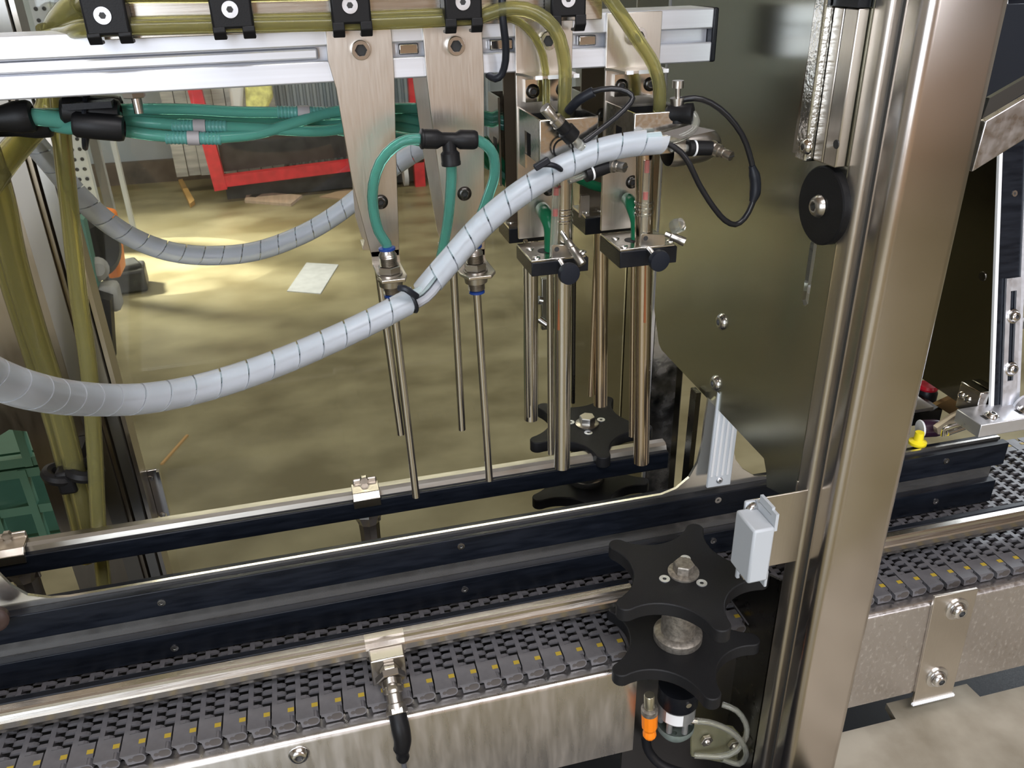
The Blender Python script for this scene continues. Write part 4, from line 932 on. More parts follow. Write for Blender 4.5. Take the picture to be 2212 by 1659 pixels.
for i, (a, b_, r, lb, mt_) in enumerate((((1146, 600), (1147, 905), .0066, 'thick steel tube of the rear row, left of the left front tube', M_TUBE), ((1298, 506), (1297, 874), .0066, 'thick steel tube of the rear row, between the front pair', MATS['tube_steel_warm']),
                               ((1289, 506), (1275, 855), .0023, 'slim bent steel tube left of the rear thick tube', MATS['tube_steel_warm']))):
    A = P(*a, 'y', .661); B = P(*b_, 'y', .661)
    if i: A = A+(A-B)*0.02
    else: A = A+(A-B)*.30
    t = thing('rear_tube', B, lb, 'nozzle', 'rear filler tubes'); MB().tube([B, A], r, 22, .82).build('tube', mt_, t)
for i, (a, b_, lb) in enumerate((((1136, 590), (1141, 900), 'slim vent tube crossing in front of the rear left thick tube'), ((1240, 610), (1238, 870), 'dark slim rod right of the left thick filler tube'))):
    A = P(*a, 'y', .628 if i == 0 else .70); B = P(*b_, 'y', .645 if i == 0 else .72)
    t = thing('slim_rod', B, lb, 'rod'); MB().tube([B, A+(A-B)*.2], .0020, 12).build('rod', M_TUBE if i == 0 else M_DKST, t)
# ---------------------------------------------------------------- green hoses left of the stations
GY = .640
def g(pts): return [P(x, y, 'y', Y) for x, y, Y in pts]
RG = .0040
gl = [([(40, 246, .66), (110, 246, .66), (180, 244, .660), (270, 236, .655), (400, 236, .655), (520, 242, .655), (640, 243, .655), (740, 247, .66), (880, 258, .665), (960, 280, .668)], 'topmost green hose carrying the right grey connector'),
      ([(250, 246, .650), (400, 246, .668), (500, 254, .670), (600, 262, .67), (700, 268, .668), (800, 262, .668), (900, 240, .67), (1050, 262, .68), (1110, 278, .675)], 'green hose crossing under the topmost one'),
      ([(262, 262, .650), (330, 266, .648), (430, 273, .648), (520, 276, .648), (600, 280, .65), (700, 283, .655), (800, 268, .66), (900, 280, .665), (980, 300, .67)], 'green hose with the middle grey connector'),
      ([(262, 282, .645), (330, 292, .643), (417, 298, .643), (480, 297, .643), (560, 288, .648), (640, 264, .65), (730, 240, .655), (850, 234, .66), (960, 236, .672), (1050, 250, .68), (1115, 270, .674)], 'lowest green hose, with the left grey connector'),
      ([(255, 272, .662), (400, 282, .680), (520, 286, .682), (640, 272, .68), (760, 285, .68), (880, 300, .68), (1000, 330, .68), (1080, 370, .675), (1125, 405, .672)], 'green hose at the back of the bundle')]
for pts, lb in gl:
    hose('green_hose', g(pts), RG, M_GREEN, lb, 'hose', 'green air hoses')
hose('green_hose', g([(1045, 300, .67), (1080, 350, .672), (1110, 380, .672), (1135, 412, .67)]), RG, M_GREEN2, 'deep green hose dropping behind the tee loop to the third bracket', 'hose', 'green air hoses')
hose('green_hose', g([(1040, 330, .672), (1085, 385, .676), (1130, 420, .676), (1160, 430, .68)]), RG, M_GREEN2, 'lower deep green hose behind the tee loop', 'hose', 'green air hoses')
hose('green_hose', g([(1240, 380, .655), (1275, 398, .655), (1330, 412, .655)]), RG, M_GREEN2, 'short deep green hose between the two front housings', 'hose', 'green air hoses')
for (x, y, Y, i, lb) in ((655, 243, .655, 0, 'grey connector on the topmost green hose'), (430, 273, .648, 2, 'grey connector on the middle green hose'), (417, 298, .643, 3, 'grey connector on the lowest green hose')):
    p0 = P(x-12, y, 'y', Y); p1 = P(x+14, y+.5, 'y', Y); d = nrm(p1-p0)
    gc = thing('hose_connector', (p0+p1)/2, lb, 'connector', 'grey hose connectors')
    MB().cyl(p0, p1, .0050, 18).build('sleeve', M_GREYC, gc)
    for e, s in ((p0, -1), (p1, 1)):
        pr = []
        for k in range(6): pr += [(.0042, k*.0025), (.0047, k*.0025+.001), (.0042, k*.0025+.002)]
        MB().lathe(e, d*s, pr, 16).build('ribbed_end', M_GREENC, gc)
# black union sleeves with tie
us = thing('union_block', P(200, 262, 'y', .65), 'bundle of black hose unions strapped by a black tie under the beam', 'union', 'black hose unions')
for (xa, ya, xb, yb, Y, r) in ((133, 238, 262, 246, .642, .0098), (158, 268, 270, 278, .632, .0088), (150, 255, 282, 264, .660, .0085), (150, 232, 266, 233, .665, .0085)):
    a = P(xa, ya, 'y', Y); b = P(xb, yb, 'y', Y); L = np.linalg.norm(b-a)
    MB().lathe(a, b-a, [(r*.80, 0), (r*.96, .002), (r, L*.5), (r, L-.004), (r*.92, L-.001), (r*.60, L), (r*.58, L-.004)], 22).build('union', M_BLKM, us)
a = P(186, 258, 'y', .648); MB().torus(a, (1, .1, -.25), .0195, .0016, 26, 6).build('tie', M_TIE, us)
MB().obox(P(192, 226, 'y', .632), ((1, 0, 0), (0, 1, 0), (0, 0, 1)), (.015, .006, .002)).build('tie_mount', M_BLK, us)
u2 = thing('union_block', P(40, 256, 'y', .65), 'pair of black hose unions at the left edge under the beam', 'union', 'black hose unions')
for (xa, ya, xb, yb, Y, r) in ((-60, 262, 74, 250, .640, .0105), (-40, 276, 112, 268, .655, .0088)):
    a = P(xa, ya, 'y', Y); b = P(xb, yb, 'y', Y); L = np.linalg.norm(b-a)
    MB().lathe(a, b-a, [(r*.7, 0), (r*.8, L*.5), (r, L*.72), (r, L-.003), (r*.92, L-.001), (r*.6, L), (r*.58, L-.004)], 22).build('union', M_BLKM, u2)
hose('green_hose', g([(70, 252, .64), (110, 256, .641), (150, 262, .642)]), .0058, M_GREEN, 'short thick green hose between the two black unions', 'hose', 'green air hoses')
hose('green_hose', g([(110, 268, .655), (150, 275, .64), (170, 272, .636)]), .0050, M_GREEN, 'lower short green hose between the two black unions', 'hose', 'green air hoses')

# ---------------------------------------------------------------- tee fitting with three hoses
TYY = .566
a, b, c = P(907, 300, 'y', TYY), P(1030, 302, 'y', TYY), P(969, 301, 'y', TYY); e = P(975, 358, 'y', TYY-.001)
te = thing('tee_fitting', c, 'black plastic tee fitting joining three green hoses between the brackets', 'tee')
L = np.linalg.norm(b-a); r = .0064
MB().lathe(a, b-a, [(r*.86, 0), (r*1.04, .0008), (r*1.04, .0022), (r*.98, .0026), (r, .004), (r, L*.30), (r*.72, L*.38), (r*.72, L*.62), (r, L*.70), (r, L-.003), (r*.98, L-.0016), (r*.86, L)], 26).build('run', M_BLKM, te)
L2 = np.linalg.norm(e-c)
MB().lathe(c, e-c, [(r*.72, 0), (r*.74, L2*.42), (r, L2*.52), (r, L2-.003), (r*1.04, L2-.0024), (r*1.02, L2-.0004), (r*.88, L2)], 26).build('branch', M_BLKM, te)
t0 = spec[0]['top']; t1 = spec[1]['top']; RT = .0037
def near(pt, dz): q = np.array(pt, float); q[2] += dz; return q
M_GT = mat('green_loop_hose', (0.24, 0.64, 0.55), 0.14, 0, trans=0.80, ior=1.28)
hose('loop_hose', [a+(b-a)*.02, P(880, 302, 'y', .567), P(850, 318, 'y', .570), P(822, 350, 'y', .573), P(806, 400, 'y', .576), P(806, 450, 'y', .579), P(818, 500, 'y', .582), t0+nrm((0, 0, 1))*.002, t0-np.array([0, 0, .004])], RT, M_GT, 'left green loop hose from the tee to the left bulkhead fitting', 'hose', 'green loop hoses', inner=.62, seg=18)
hose('loop_hose', [b-(b-a)*.02, P(1048, 312, 'y', .567), P(1066, 336, 'y', .569), P(1068, 380, 'y', .572), P(1052, 430, 'y', .576), P(1034, 480, 'y', .580), P(1026, 515, 'y', .582), t1-np.array([0, 0, .004])], RT, M_GT, 'right green loop hose from the tee to the second bulkhead fitting', 'hose', 'green loop hoses', inner=.62, seg=18)
hose('loop_hose', [e-np.array([0, 0, -.004]), P(975, 380, 'y', .567), P(972, 430, 'y', .571), P(967, 480, 'y', .577), P(958, 530, 'y', .583), P(948, 575, 'y', .588)], RT, M_GT, 'middle green hose hanging straight down from the tee', 'hose', 'green loop hoses', inner=.62, seg=18)

# ---------------------------------------------------------------- spiral wraps
def spiral(path, R, pitch, width, phase=0, th=.0011, hand=1):
    """helical ribbon with thickness round a path"""
    pts = spline(path, .002); fr = frames([np.array(p) for p in pts])
    s = [0]
    for i in range(1, len(pts)): s.append(s[-1]+np.linalg.norm(np.array(pts[i])-np.array(pts[i-1])))
    s = np.array(s); A = np.array(pts); U = np.array([f[0] for f in fr]); V = np.array([f[1] for f in fr])
    def at(x):
        f = lambda M: np.array([np.interp(x, s, M[:, k]) for k in range(3)])
        return f(A), nrm(f(U)), nrm(f(V))
    total = s[-1]-width; n = int(total/pitch*26); W = 4; mb = MB(); vs = []; fs = []
    for i in range(n+1):
        t = i/n*total; th_ = hand*2*math.pi*t/pitch+phase
        for layer, r in ((0, R), (1, R-th)):
            for w in range(W+1):
                c, u, v = at(t+width*w/W); vs.append(c+(u*math.cos(th_)+v*math.sin(th_))*r)
    K = 2*(W+1)
    for i in range(n):
        for w in range(W):
            a = i*K+w; fs.append((a, a+1, a+K+1, a+K)); a += W+1; fs.append((a, a+K, a+K+1, a+1))
        for w0, w1 in ((0, W+1), (W, 2*W+1)): a = i*K+w0; b = i*K+w1; fs.append((a, a+K, b+K, b) if w0 == 0 else (a, b, b+K, a+K))
    fs.append(tuple(list(range(W+1))+list(range(K-1, W, -1)))); e = n*K; fs.append(tuple([e+q for q in list(range(W+1))+list(range(K-1, W, -1))][::-1]))
    mb.add(vs, fs); return mb
def pp(l): return [P(x, y, 'y', Y) for x, y, Y in l]
R1 = .0085
def wrap(name, path, lb, hand=-1, R=R1, pitch=.0174, width=.0163, phase=0, inners=3):
    w_ = thing(name, path[len(path)//2], lb, 'hose wrap', 'spiral hose wraps')
    spiral(path, R, pitch, width, phase, hand=hand).build('spiral_band', M_WRAP, w_, angle=40)
    return w_
def inner(path, offs, r, m_, lb, parent):
    pts = [np.array(p) for p in spline(path, .006)]; fr = frames(pts); k = len(pts)
    q = [p+f[0]*offs[0]+f[1]*offs[1] for p, f in zip(pts, fr)]
    return MB().tube(q, r, 10).build('inner_hose', m_, parent)
pA = pp([(-700, 330, .33), (-520, 500, .325), (-300, 670, .32), (-90, 778, .325), (-40, 803, .335), (0, 822, .345), (60, 842, .36), (140, 858, .39), (230, 864, .42), (320, 860, .44), (420, 842, .46), (520, 813, .475), (620, 776, .49), (720, 733, .505), (800, 695, .515), (860, 664, .522), (912, 637, .527)])
wa = wrap('spiral_wrap', pA, 'milky spiral wrap sweeping from the left edge up to the black cable tie', phase=1.0)
pI = pA+pp([(940, 605, .532), (1000, 530, .537), (1070, 460, .541), (1150, 400, .543), (1250, 345, .546), (1340, 315, .5465), (1425, 305, .547)])
inner(pI, (.003, .002), .0032, M_INNER, '', wa); inner(pI, (-.0035, .001), .0030, M_INNER2, '', wa); inner(pI, (.0, -.004), .0026, M_CABLE, '', wa)
pB = pp([(908, 640, .530), (930, 612, .532), (975, 560, .535), (1040, 488, .540), (1110, 428, .541), (1180, 381, .543), (1230, 354, .545), (1290, 328, .546), (1360, 312, .5465), (1438, 305, .547)])
wb = wrap('spiral_wrap', pB, 'milky spiral wrap rising to the right in front of the housings', phase=2.5)
tg = thing('cable_tie', P(893, 638, 'y', .525), 'black cable tie joining the two front spiral wraps', 'tie')
cc = P(893, 642, 'y', .525); dd = nrm(pA[-1]-pA[-3])
MB().torus(cc-dd*.003, dd, .0092, .0013, 26, 6).build('strap', M_TIE, tg)
MB().tube(spline(pp([(862, 622, .514), (876, 624, .511), (888, 632, .511), (900, 640, .514)]), .003), .0022, 8).build('tail', M_TIE, tg)
tg2 = thing('cable_tie', P(1168, 352, 'y', .53), 'small black tie head above the right spiral wrap', 'tie')
MB().obox(P(1170, 354, 'y', .532), (nrm((1, 0, .5)), (0, 1, 0), nrm((-.5, 0, 1))), (.0055, .002, .0022)).build('head', M_TIE, tg2, bevel=.0008)
MB().tube(spline(pp([(1172, 356, .533), (1190, 356, .532), (1206, 362, .534), (1216, 372, .540)]), .003), .0018, 8).build('strap', M_TIE, tg2)
pC = pp([(30, 262, .725), (62, 296, .728), (110, 352, .732), (165, 418, .738), (230, 478, .745), (300, 520, .755), (380, 546, .765), (470, 552, .775), (560, 541, .782), (650, 508, .786), (720, 468, .788), (785, 418, .788), (850, 360, .780), (925, 312, .765), (970, 290, .755)])
wc = wrap('spiral_wrap', pC, 'milky spiral wrap hanging in a deep arc behind the beam', R=.0088, phase=.4)
inner(pC, (.003, .002), .0034, M_INNER, '', wc); inner(pC, (-.0035, .001), .0030, M_INNER2, '', wc)

# ---------------------------------------------------------------- push-in fittings and cables of the housings
def elbow(lb, a, b, c, Yf, ring=True):
    """a clear hose end, b black body end, c slotted screw end (pixel, y)"""
    A, B, C = [P(x, y, 'y', Y) for x, y, Y in (a, b, c)]
    t = thing('speed_fitting', B, lb, 'fitting', 'push-in fittings of the housings')
    d = nrm(B-A); L = np.linalg.norm(B-A)
    MB().lathe(A, d, [(.0038, 0), (.0056, .0005), (.0056, .004), (.0052, .0045), (.0052, L*.55), (.0050, L)], 22).build('black_body', M_BLKM, t)
    if ring: MB().lathe(A+d*.0046, d, [(.0055, 0), (.0057, .0003), (.0057, .0012), (.0055, .0014)], 22).build('pale_ring', M_WLABEL, t)
    e = nrm(C-B); M_ = np.linalg.norm(C-B)
    MB().lathe(B, d, [(.0050, -.001), (.0050, .003), (.0, .0034)], 20, close=False).build('end_cap', M_BLKM, t)
    MB().lathe(B-e*.002, e, [(.0052, 0), (.0052, M_*.25), (.0046, M_*.3), (.0046, M_*.5), (.0036, M_*.52), (.0036, M_*.72), (.0030, M_*.74), (.0034, M_*.8), (.0034, M_+.002)], 20).build('nickel_stem', M_NICK, t)
    u, v, _ = basis(e); MB().obox(C+e*.0001, (u, v, e), (.0031, .0004, .0004)).build('screw_slot', M_SOCK, t)
    MB().tube([A-d*.012, A+d*.002], .0028, 12).build('hose_end', M_CLEAR, t)
    return t
elbow('black fitting with slotted nickel screw below the spiral wrap on the left housing', (1262, 377, .546), (1316, 357, .548), (1350, 362, .538), 0)
elbow('black fitting with slotted nickel screw right of the spiral wrap end', (1484, 320, .549), (1540, 320, .5495), (1580, 338, .536), 0)
t = thing('speed_fitting', P(1225, 280, 'y', .545), 'nickel and black fitting slanting in front of the left housing', 'fitting', 'push-in fittings of the housings')
A = P(1176, 232, 'y', .538); B = P(1238, 298, 'y', .541); d = nrm(B-A); L = np.linalg.norm(B-A)
MB().lathe(A, d, [(.0036, 0), (.0040, .0006), (.0040, L*.22), (.0028, L*.24), (.0028, L*.34), (.0045, L*.36), (.0045, L*.50), (.0050, L*.51)], 20).build('nickel_stem', M_NICK, t)
MB().lathe(A+d*L*.5, d, [(.0046, 0), (.0046, L*.22), (.0060, L*.24), (.0060, L*.48), (.0040, L*.5)], 22).build('black_body', M_BLKM, t)
MB().tube([B-d*.002, B+d*.010], .0030, 12).build('hose_end', M_CLEAR, t)
MB().torus(P(1217, 322, 'y', .549), (0, 1, 0), .0068, .0007, 24, 6).build('o_ring', M_BLKM, t)
t = thing('speed_fitting', P(1463, 230, 'y', .56), 'upright nickel fitting on a black elbow above the right end of the spiral wrap', 'fitting', 'push-in fittings of the housings')
a = P(1463, 256, 'y', .557)
for (p0, p1, r0) in (((1463, 232), (1463, 216), .0046), ((1463, 216), (1463, 211), .0052), ((1464, 211), (1464, 190), .0018), ((1464, 190), (1465, 174), .0040)):
    MB().cyl(P(*p0, 'y', .557), P(*p1, 'y', .557), r0, 18).build('nickel_stem', M_NICK, t)
MB().lathe(P(1438, 246, 'y', .560), P(1498, 246, 'y', .549)-P(1438, 246, 'y', .560), [(.004, 0), (.0062, .002), (.0062, .012), (.0070, .014), (.0072, .0185), (.0045, .0195)], 22).build('black_body', M_BLKM, t)
MB().lathe(P(1463, 252, 'y', .556), (0, 0, 1), [(.0056, -.004), (.0056, .004), (.0046, .0065)], 20).build('black_elbow', M_BLKM, t)
hose('clear_hose', pp([(1494, 246, .551), (1502, 262, .548), (1494, 280, .547), (1474, 292, .546), (1452, 299, .546), (1425, 303, .547)]), .0036, M_CLEAR, 'short clear hose curving from the black elbow into the spiral wrap', 'hose')
MBw = MB(); q = pp([(1430, 288, .543), (1490, 270, .545), (1546, 282, .547), (1500, 292, .544), (1468, 300, .541)])
tag(MBw.prism(q, (0, .0008, 0)).build('wrap_tail', mat('smoky_wrap', (.20, .18, .16), .3, 0, trans=.4), angle=40), 'pointed smoky tail of the spiral wrap at its right end', 'wrap tail')
ns = thing('nickel_body', P(1545, 300, 'y', .556), 'round nickel valve body behind the right black fitting', 'valve')
MB().lathe(P(1440, 325, 'y', .562), P(1560, 305, 'y', .566)-P(1440, 325, 'y', .562), [(.011, 0), (.0125, .004), (.0125, .026), (.0120, .030), (.010, .037), (.006, .041), (.0, .042)], 30, close=False).build('valve_body', M_NICK, ns)
hose('black_cable', pp([(1215, 250, .600), (1236, 232, .575), (1262, 206, .566), (1300, 193, .560), (1340, 193, .556), (1364, 205, .553), (1362, 222, .551), (1330, 254, .549), (1290, 285, .548), (1262, 306, .547)]), .0019, M_CABLE, 'black cable looping over the left housing into the spiral wrap', 'cable', 'black cables', inner=None)
hose('black_cable', pp([(1228, 240, .574), (1250, 216, .567), (1282, 198, .562)]), .0034, M_TIE, 'thick black shrink sleeve on the cable over the left housing', 'sleeve', inner=None)
hose('black_cable', pp([(1470, 216, .556), (1500, 212, .552), (1535, 222, .550), (1572, 250, .549), (1602, 290, .548), (1618, 330, .547), (1628, 372, .546), (1632, 400, .545), (1625, 440, .544), (1608, 472, .544), (1588, 485, .544), (1566, 476, .543), (1540, 446, .543), (1510, 398, .543), (1490, 356, .542), (1470, 328, .543), (1440, 308, .546)]), .0021, M_CABLE, 'black cable in a wide loop in front of the side plate', 'cable', 'black cables', inner=None)
MBs = MB(); MBs.tube(spline(pp([(1624, 358, .5455), (1629, 376, .5455), (1632, 396, .545), (1631, 418, .5445), (1625, 436, .544)]), .003), [.0024, .0030]+[.0040]*(len(spline(pp([(1624, 358, .5455), (1629, 376, .5455), (1632, 396, .545), (1631, 418, .5445), (1625, 436, .544)]), .003))-4)+[.0032, .0024], 12)
tag(MBs.build('cable_sleeve', M_TIE), 'thick black sleeve on the right side of the cable loop', 'sleeve')
# black strap hanging over the beam between brackets 2 and 3
hose('black_strap', pp([(1084, -30, .594), (1086, 40, .592), (1092, 90, .596), (1092, 130, .600), (1084, 160, .604), (1070, 170, .606), (1055, 162, .614)]), .0026, M_TIE, 'black strap looped over the beam between second and third bracket', 'strap', inner=None)

# ---------------------------------------------------------------- star wheels
M_COLL = M_OXID
def star(parent, c, z0, z1, rot, R=.0710):
    pts = []
    for k in range(5):
        a = math.radians(rot+72*k)
        # rounded tip
        tw = .0080; tr = R-.008
        tc = np.array([math.cos(a), math.sin(a)]); tn = np.array([-math.sin(a), math.cos(a)])
        for j in range(-4, 5):
            f = math.radians(j*19); p = tc*(tr+.008*math.cos(f))+tn*tw*math.sin(f)*.98; pts.append(p)
        # pocket arc between this tip and the next
        a2 = math.radians(rot+72*k+36); c2 = np.array([math.cos(a2), math.sin(a2)]); n2 = np.array([-math.sin(a2), math.cos(a2)])
        s = pts[-1]; s1 = (s @ c2, s @ n2); e = -s1[1]; depth = .0412
        # circle through (s1) , (depth,0) , (s1.x, e)
        h = s1[0]-depth; w = abs(s1[1]); r = (w*w+h*h)/(2*h); cx = depth+r
        ph = math.atan2(w, s1[0]-cx) if True else 0
        for j in range(1, 14):
            t = -ph+(2*ph)*0; 
            ang0 = math.atan2(s1[1], s1[0]-cx); ang1 = math.atan2(-s1[1], s1[0]-cx)
            if ang0 < 0: ang0 += 2*math.pi
            if ang1 < 0: ang1 += 2*math.pi
            an = ang0+(ang1-ang0)*j/14; pts.append(c2*(cx+r*math.cos(an))+n2*(r*math.sin(an)))
    MB().prism([(c[0]+p[0], c[1]+p[1], z0) for p in pts], (0, 0, z1-z0)).build('star_plate', M_STAR, parent, bevel=.0009, angle=50)
def starwheel(c, rot, rot2, lb, bolt=M_OXID, screws=(175, 55, -65), shaft=M_OXID):
    s = thing('star_wheel', (c[0], c[1], .955), lb, 'star wheel', 'double star wheels')
    star(s, c, 1.0275, 1.0400, rot); star(s, c, .9560, .9680, rot2)
    MB().lathe((c[0], c[1], .968), (0, 0, 1), [(.0205, 0), (.0210, .001), (.0210, .007), (.0195, .0085), (.0150, .0095), (.0148, .0595)], 36).build('shaft_collar', shaft, s)
    hexbolt(s, (c[0], c[1], 1.0400), (0, 0, 1), .0088, .0085, washer=.0130, material=bolt)
    for a in screws:
        t = math.radians(a); csk(s, (c[0]+.0185*math.cos(t), c[1]+.0185*math.sin(t), 1.0400), (0, 0, 1), .0044, material=M_ALU2)
    return s
sw1 = starwheel((.2650, .4975), 56, 55, 'black double star wheel with rusty hex bolt in front of the belt', screws=(190, 60, -62))
sw2 = starwheel((.2690, .7540), 50, 53, 'black double star wheel behind the rear rail', bolt=M_NICK, screws=(150, 15, -105), shaft=mat('bright_collar', (.60, .59, .55), .22, .9))
MB().cyl((.2690, .7540, .60), (.2690, .7540, .956), .012, 24).build('lower_shaft', M_DKST, sw2)
# drive unit below the front star wheel
M_SILV = mat('silver_motor', (.42, .43, .43), .38, .7, var=.15, scale=(60, 60, 60))
q = P(1465, 1500, 'y', .470); cx_, cz_ = q[0], q[2]
dr = thing('clutch_unit', (cx_, .4700, cz_-.05), 'small silver clutch with black cap under the lower star wheel', 'clutch')
CY = .485
def dz(y): return P(1465, y, 'y', CY)[2]
cxx = P(1465, 1500, 'y', CY)[0]
MB().lathe((cxx, CY, dz(1478)), (0, 0, -1), [(.0180, 0), (.0180, dz(1478)-dz(1510)), (.0165, dz(1478)-dz(1514))], 30).build('black_cap', M_BLK, dr)
MB().lathe((cxx, CY, dz(1514)), (0, 0, -1), [(.0165, 0), (.0165, .014), (.0120, .0145)], 30).build('upper_ring', M_SILV, dr)
for k in range(6):
    a = math.radians(60*k-80); MB().cyl((cxx+.0135*math.cos(a), CY+.0135*math.sin(a), dz(1514)-.013), (cxx+.0135*math.cos(a), CY+.0135*math.sin(a), dz(1514)-.026), .0028, 12).build('spacer_pin', M_SILV, dr)
MB().lathe((cxx, CY, dz(1514)-.026), (0, 0, -1), [(.0168, 0), (.0168, .006), (.0130, .012), (.0040, .014), (.0022, .0145), (.0018, .019), (.0, .019)], 30, close=False).build('lower_bowl', mat('patina_casting', (.30, .36, .33), .45, .6, var=.2, scale=(80, 80, 80)), dr)
MB().lathe((cxx, CY, dz(1514)-.02), (0, 0, 1), [(.008, -.005), (.008, .03)], 20).build('core', M_SOCK, dr)
lbp = [(cxx+.0167*math.cos(math.radians(t)), CY+.0167*math.sin(math.radians(t)), 0) for t in range(-150, -95, 6)]
zt_ = dz(1514)-.0005
MB().add([(x, y, zt_) for x, y, _ in lbp]+[(x, y, zt_-.0125) for x, y, _ in lbp], [(i, i+1, len(lbp)+i+1, len(lbp)+i) for i in range(len(lbp)-1)]).build('paper_label', M_WLABEL, dr)
MB().cyl((cxx+.001, CY-.0175, dz(1490)), (cxx+.001, CY-.019, dz(1490)), .0026, 14).build('set_screw', M_BOLT, dr)
# orange cable connector
oc = thing('sensor_plug', P(1403, 1590, 'y', .480), 'bright orange cable plug hanging under the lower star wheel', 'plug')
def oz(y): return P(1403, y, 'y', .480)
a = oz(1588); t_ = nrm(oz(1490)-oz(1590))
Lo = lambda y: np.linalg.norm(oz(y)-oz(1592))
MB().lathe(oz(1592), t_, [(.002, 0), (.0050, .0008), (.0062, .0035), (.0060, .0065), (.0050, .0095), (.0056, .012), (.0070, .0140), (.0072, Lo(1540)), (.0050, Lo(1538))], 12).build('orange_grip', M_ORANGE, oc, angle=25)
MB().lathe(oz(1541), t_, [(.0055, 0), (.0074, .001), (.0074, .0065), (.0050, .0075)], 22).build('knurled_ring', M_OXID, oc)
MB().lathe(oz(1527), t_, [(.0048, 0), (.0048, .014), (.0042, .015)], 20).build('threaded_sensor', mat('brass_nickel', (.50, .46, .34), .3, .9), oc)
# polycarbonate bracket with bolts and clear hoses
M_PC = mat('yellowed_polycarbonate', (0.70, 0.68, 0.45), 0.12, 0, trans=0.85, ior=1.4)
pc = thing('clear_bracket', P(1540, 1620, 'y', .50), 'yellowed clear plastic bracket with two nuts beside the clutch', 'bracket')
q = [P(x, y, 'y', .495) for x, y in ((1494, 1556), (1586, 1574), (1610, 1600), (1600, 1655), (1494, 1634))]
MB().prism(q, (0, .003, 0)).build('sheet', M_PC, pc)
for x, y in ((1524, 1596), (1583, 1605)):
    c = P(x, y, 'y', .494); button(pc, c, (.2, -1, -.3), .0048, M_NICK, h=1.1); MB().hexn(c, c+np.array([.0, -.004, 0]), .0062).build('nut', M_NICK, pc, angle=20)
hose('clear_hose', pp([(1500, 1558, .478), (1530, 1560, .474), (1570, 1575, .472), (1600, 1600, .474), (1612, 1630, .480), (1596, 1650, .486), (1560, 1640, .490)]), .0028, M_CLEAR, 'clear air hose curling from the clutch to the right', 'hose', 'clear air hoses')
hose('clear_hose', pp([(1560, 1522, .500), (1590, 1534, .492), (1610, 1560, .486), (1612, 1590, .482), (1590, 1622, .480), (1556, 1634, .484), (1500, 1632, .49)]), .0028, M_CLEAR, 'clear air hose looping down beside the dark lower plate', 'hose', 'clear air hoses')
MB().cyl(P(1490, 1557, 'y', .480), P(1506, 1558, 'y', .478), .0030, 14).build('brass_nipple', M_NICK, dr)
hose('black_cable', pp([(1395, 1590, .505), (1400, 1620, .505), (1425, 1650, .50), (1470, 1668, .495), (1510, 1672, .49)]), .0045, M_CABLE, 'thick black cable curving under the clutch at the bottom edge', 'cable', 'lower cables', inner=None)
br = MB().prism([P(x, y, 'y', .512) for x, y in ((1338, 1475), (1366, 1480), (1368, 1560), (1350, 1530))], (0, .003, 0)).build('brown_lug', M_BRONZE)
tag(br, 'pointed reddish-brown lug at the end of the left side panel', 'lug')

# ---------------------------------------------------------------- white magnetic switch on its bracket
SX, SY = .336, .4260
swc = thing('safety_switch', P(1640, 1260, 'y', SY), 'white plastic safety switch with two bolts on the left side of the post', 'switch')
f = lambda x, y, Y=SY: P(x, y, 'y', Y)
fl, frr = f(1630, 1148)[0], f(1680, 1148)[0]; zt0 = f(1650, 1145)[2]; zb0 = f(1640, 1258)[2]
back = .4560
# front body
MB().box((fl, SY, zb0), (frr-.002, back-.0022, zt0)).build('body', M_WHITE, swc, bevel=.0018)
# back flange with the bolts (faces the viewer's left front)
bl = P(1604, 1130, 'y', back)[0]; zt1 = P(1612, 1082, 'y', back)[2]; zb1 = P(1596, 1246, 'y', back)[2]
MB().box((bl-.0005, back-.0022, zb1), (frr-.0025, back+.0015, zt1)).build('back_flange', M_WHITE, swc, bevel=.0012)
# right ear with slot
ez0 = f(1680, 1145)[2]; ez1 = f(1676, 1100)[2]-.003
mb = MB(); X0, X1 = frr-.0024, frr
yA, yB = SY+.001, back
mb.box((X0, yA, zt0-.004), (X1, yA+.006, ez1-.003)); mb.box((X0, yB-.006, zt0-.004), (X1, yB, zt1)); mb.box((X0, yA+.006, ez1-.007), (X1, yB-.006, ez1-.001)); mb.box((X0, yA+.006, zt0-.004), (X1, yB-.006, zt0+.006))
mb.build('slotted_ear', M_WHITE, swc)
MB().box((X0, yA+.002, zb0-.009), (X1, yA+.010, zb0+.006)).build('lower_ear', M_WHITE, swc, bevel=.0008)
for x, y in ((1624, 1097), (1609, 1240)):
    q = P(x, y, 'y', back-.0022); button(swc, q, (0, -1, 0), .0052, M_BOLT, h=.8)
sb_ = thing('switch_bracket', (SX, .46, 1.05), 'bent stainless bracket between the white switch and the post', 'bracket')
tz = P(1690, 1066, 'y', .458)[2]
MB().prism([(x, y, zb1+.004) for x, y in ((bl+.001, .4580), (PX0-.0050, .4580), (PX0-.0020, .4612), (PX0-.0020, .4690), (PX0-.0060, .4690), (PX0-.0060, .4705), (PX0-.0003, .4705), (PX0-.0003, .4604), (PX0-.0042, .4565), (bl+.001, .4565))][::-1], (0, 0, tz-zb1-.004)).build('sheet', M_STEEL, sb_, bevel=.0004)

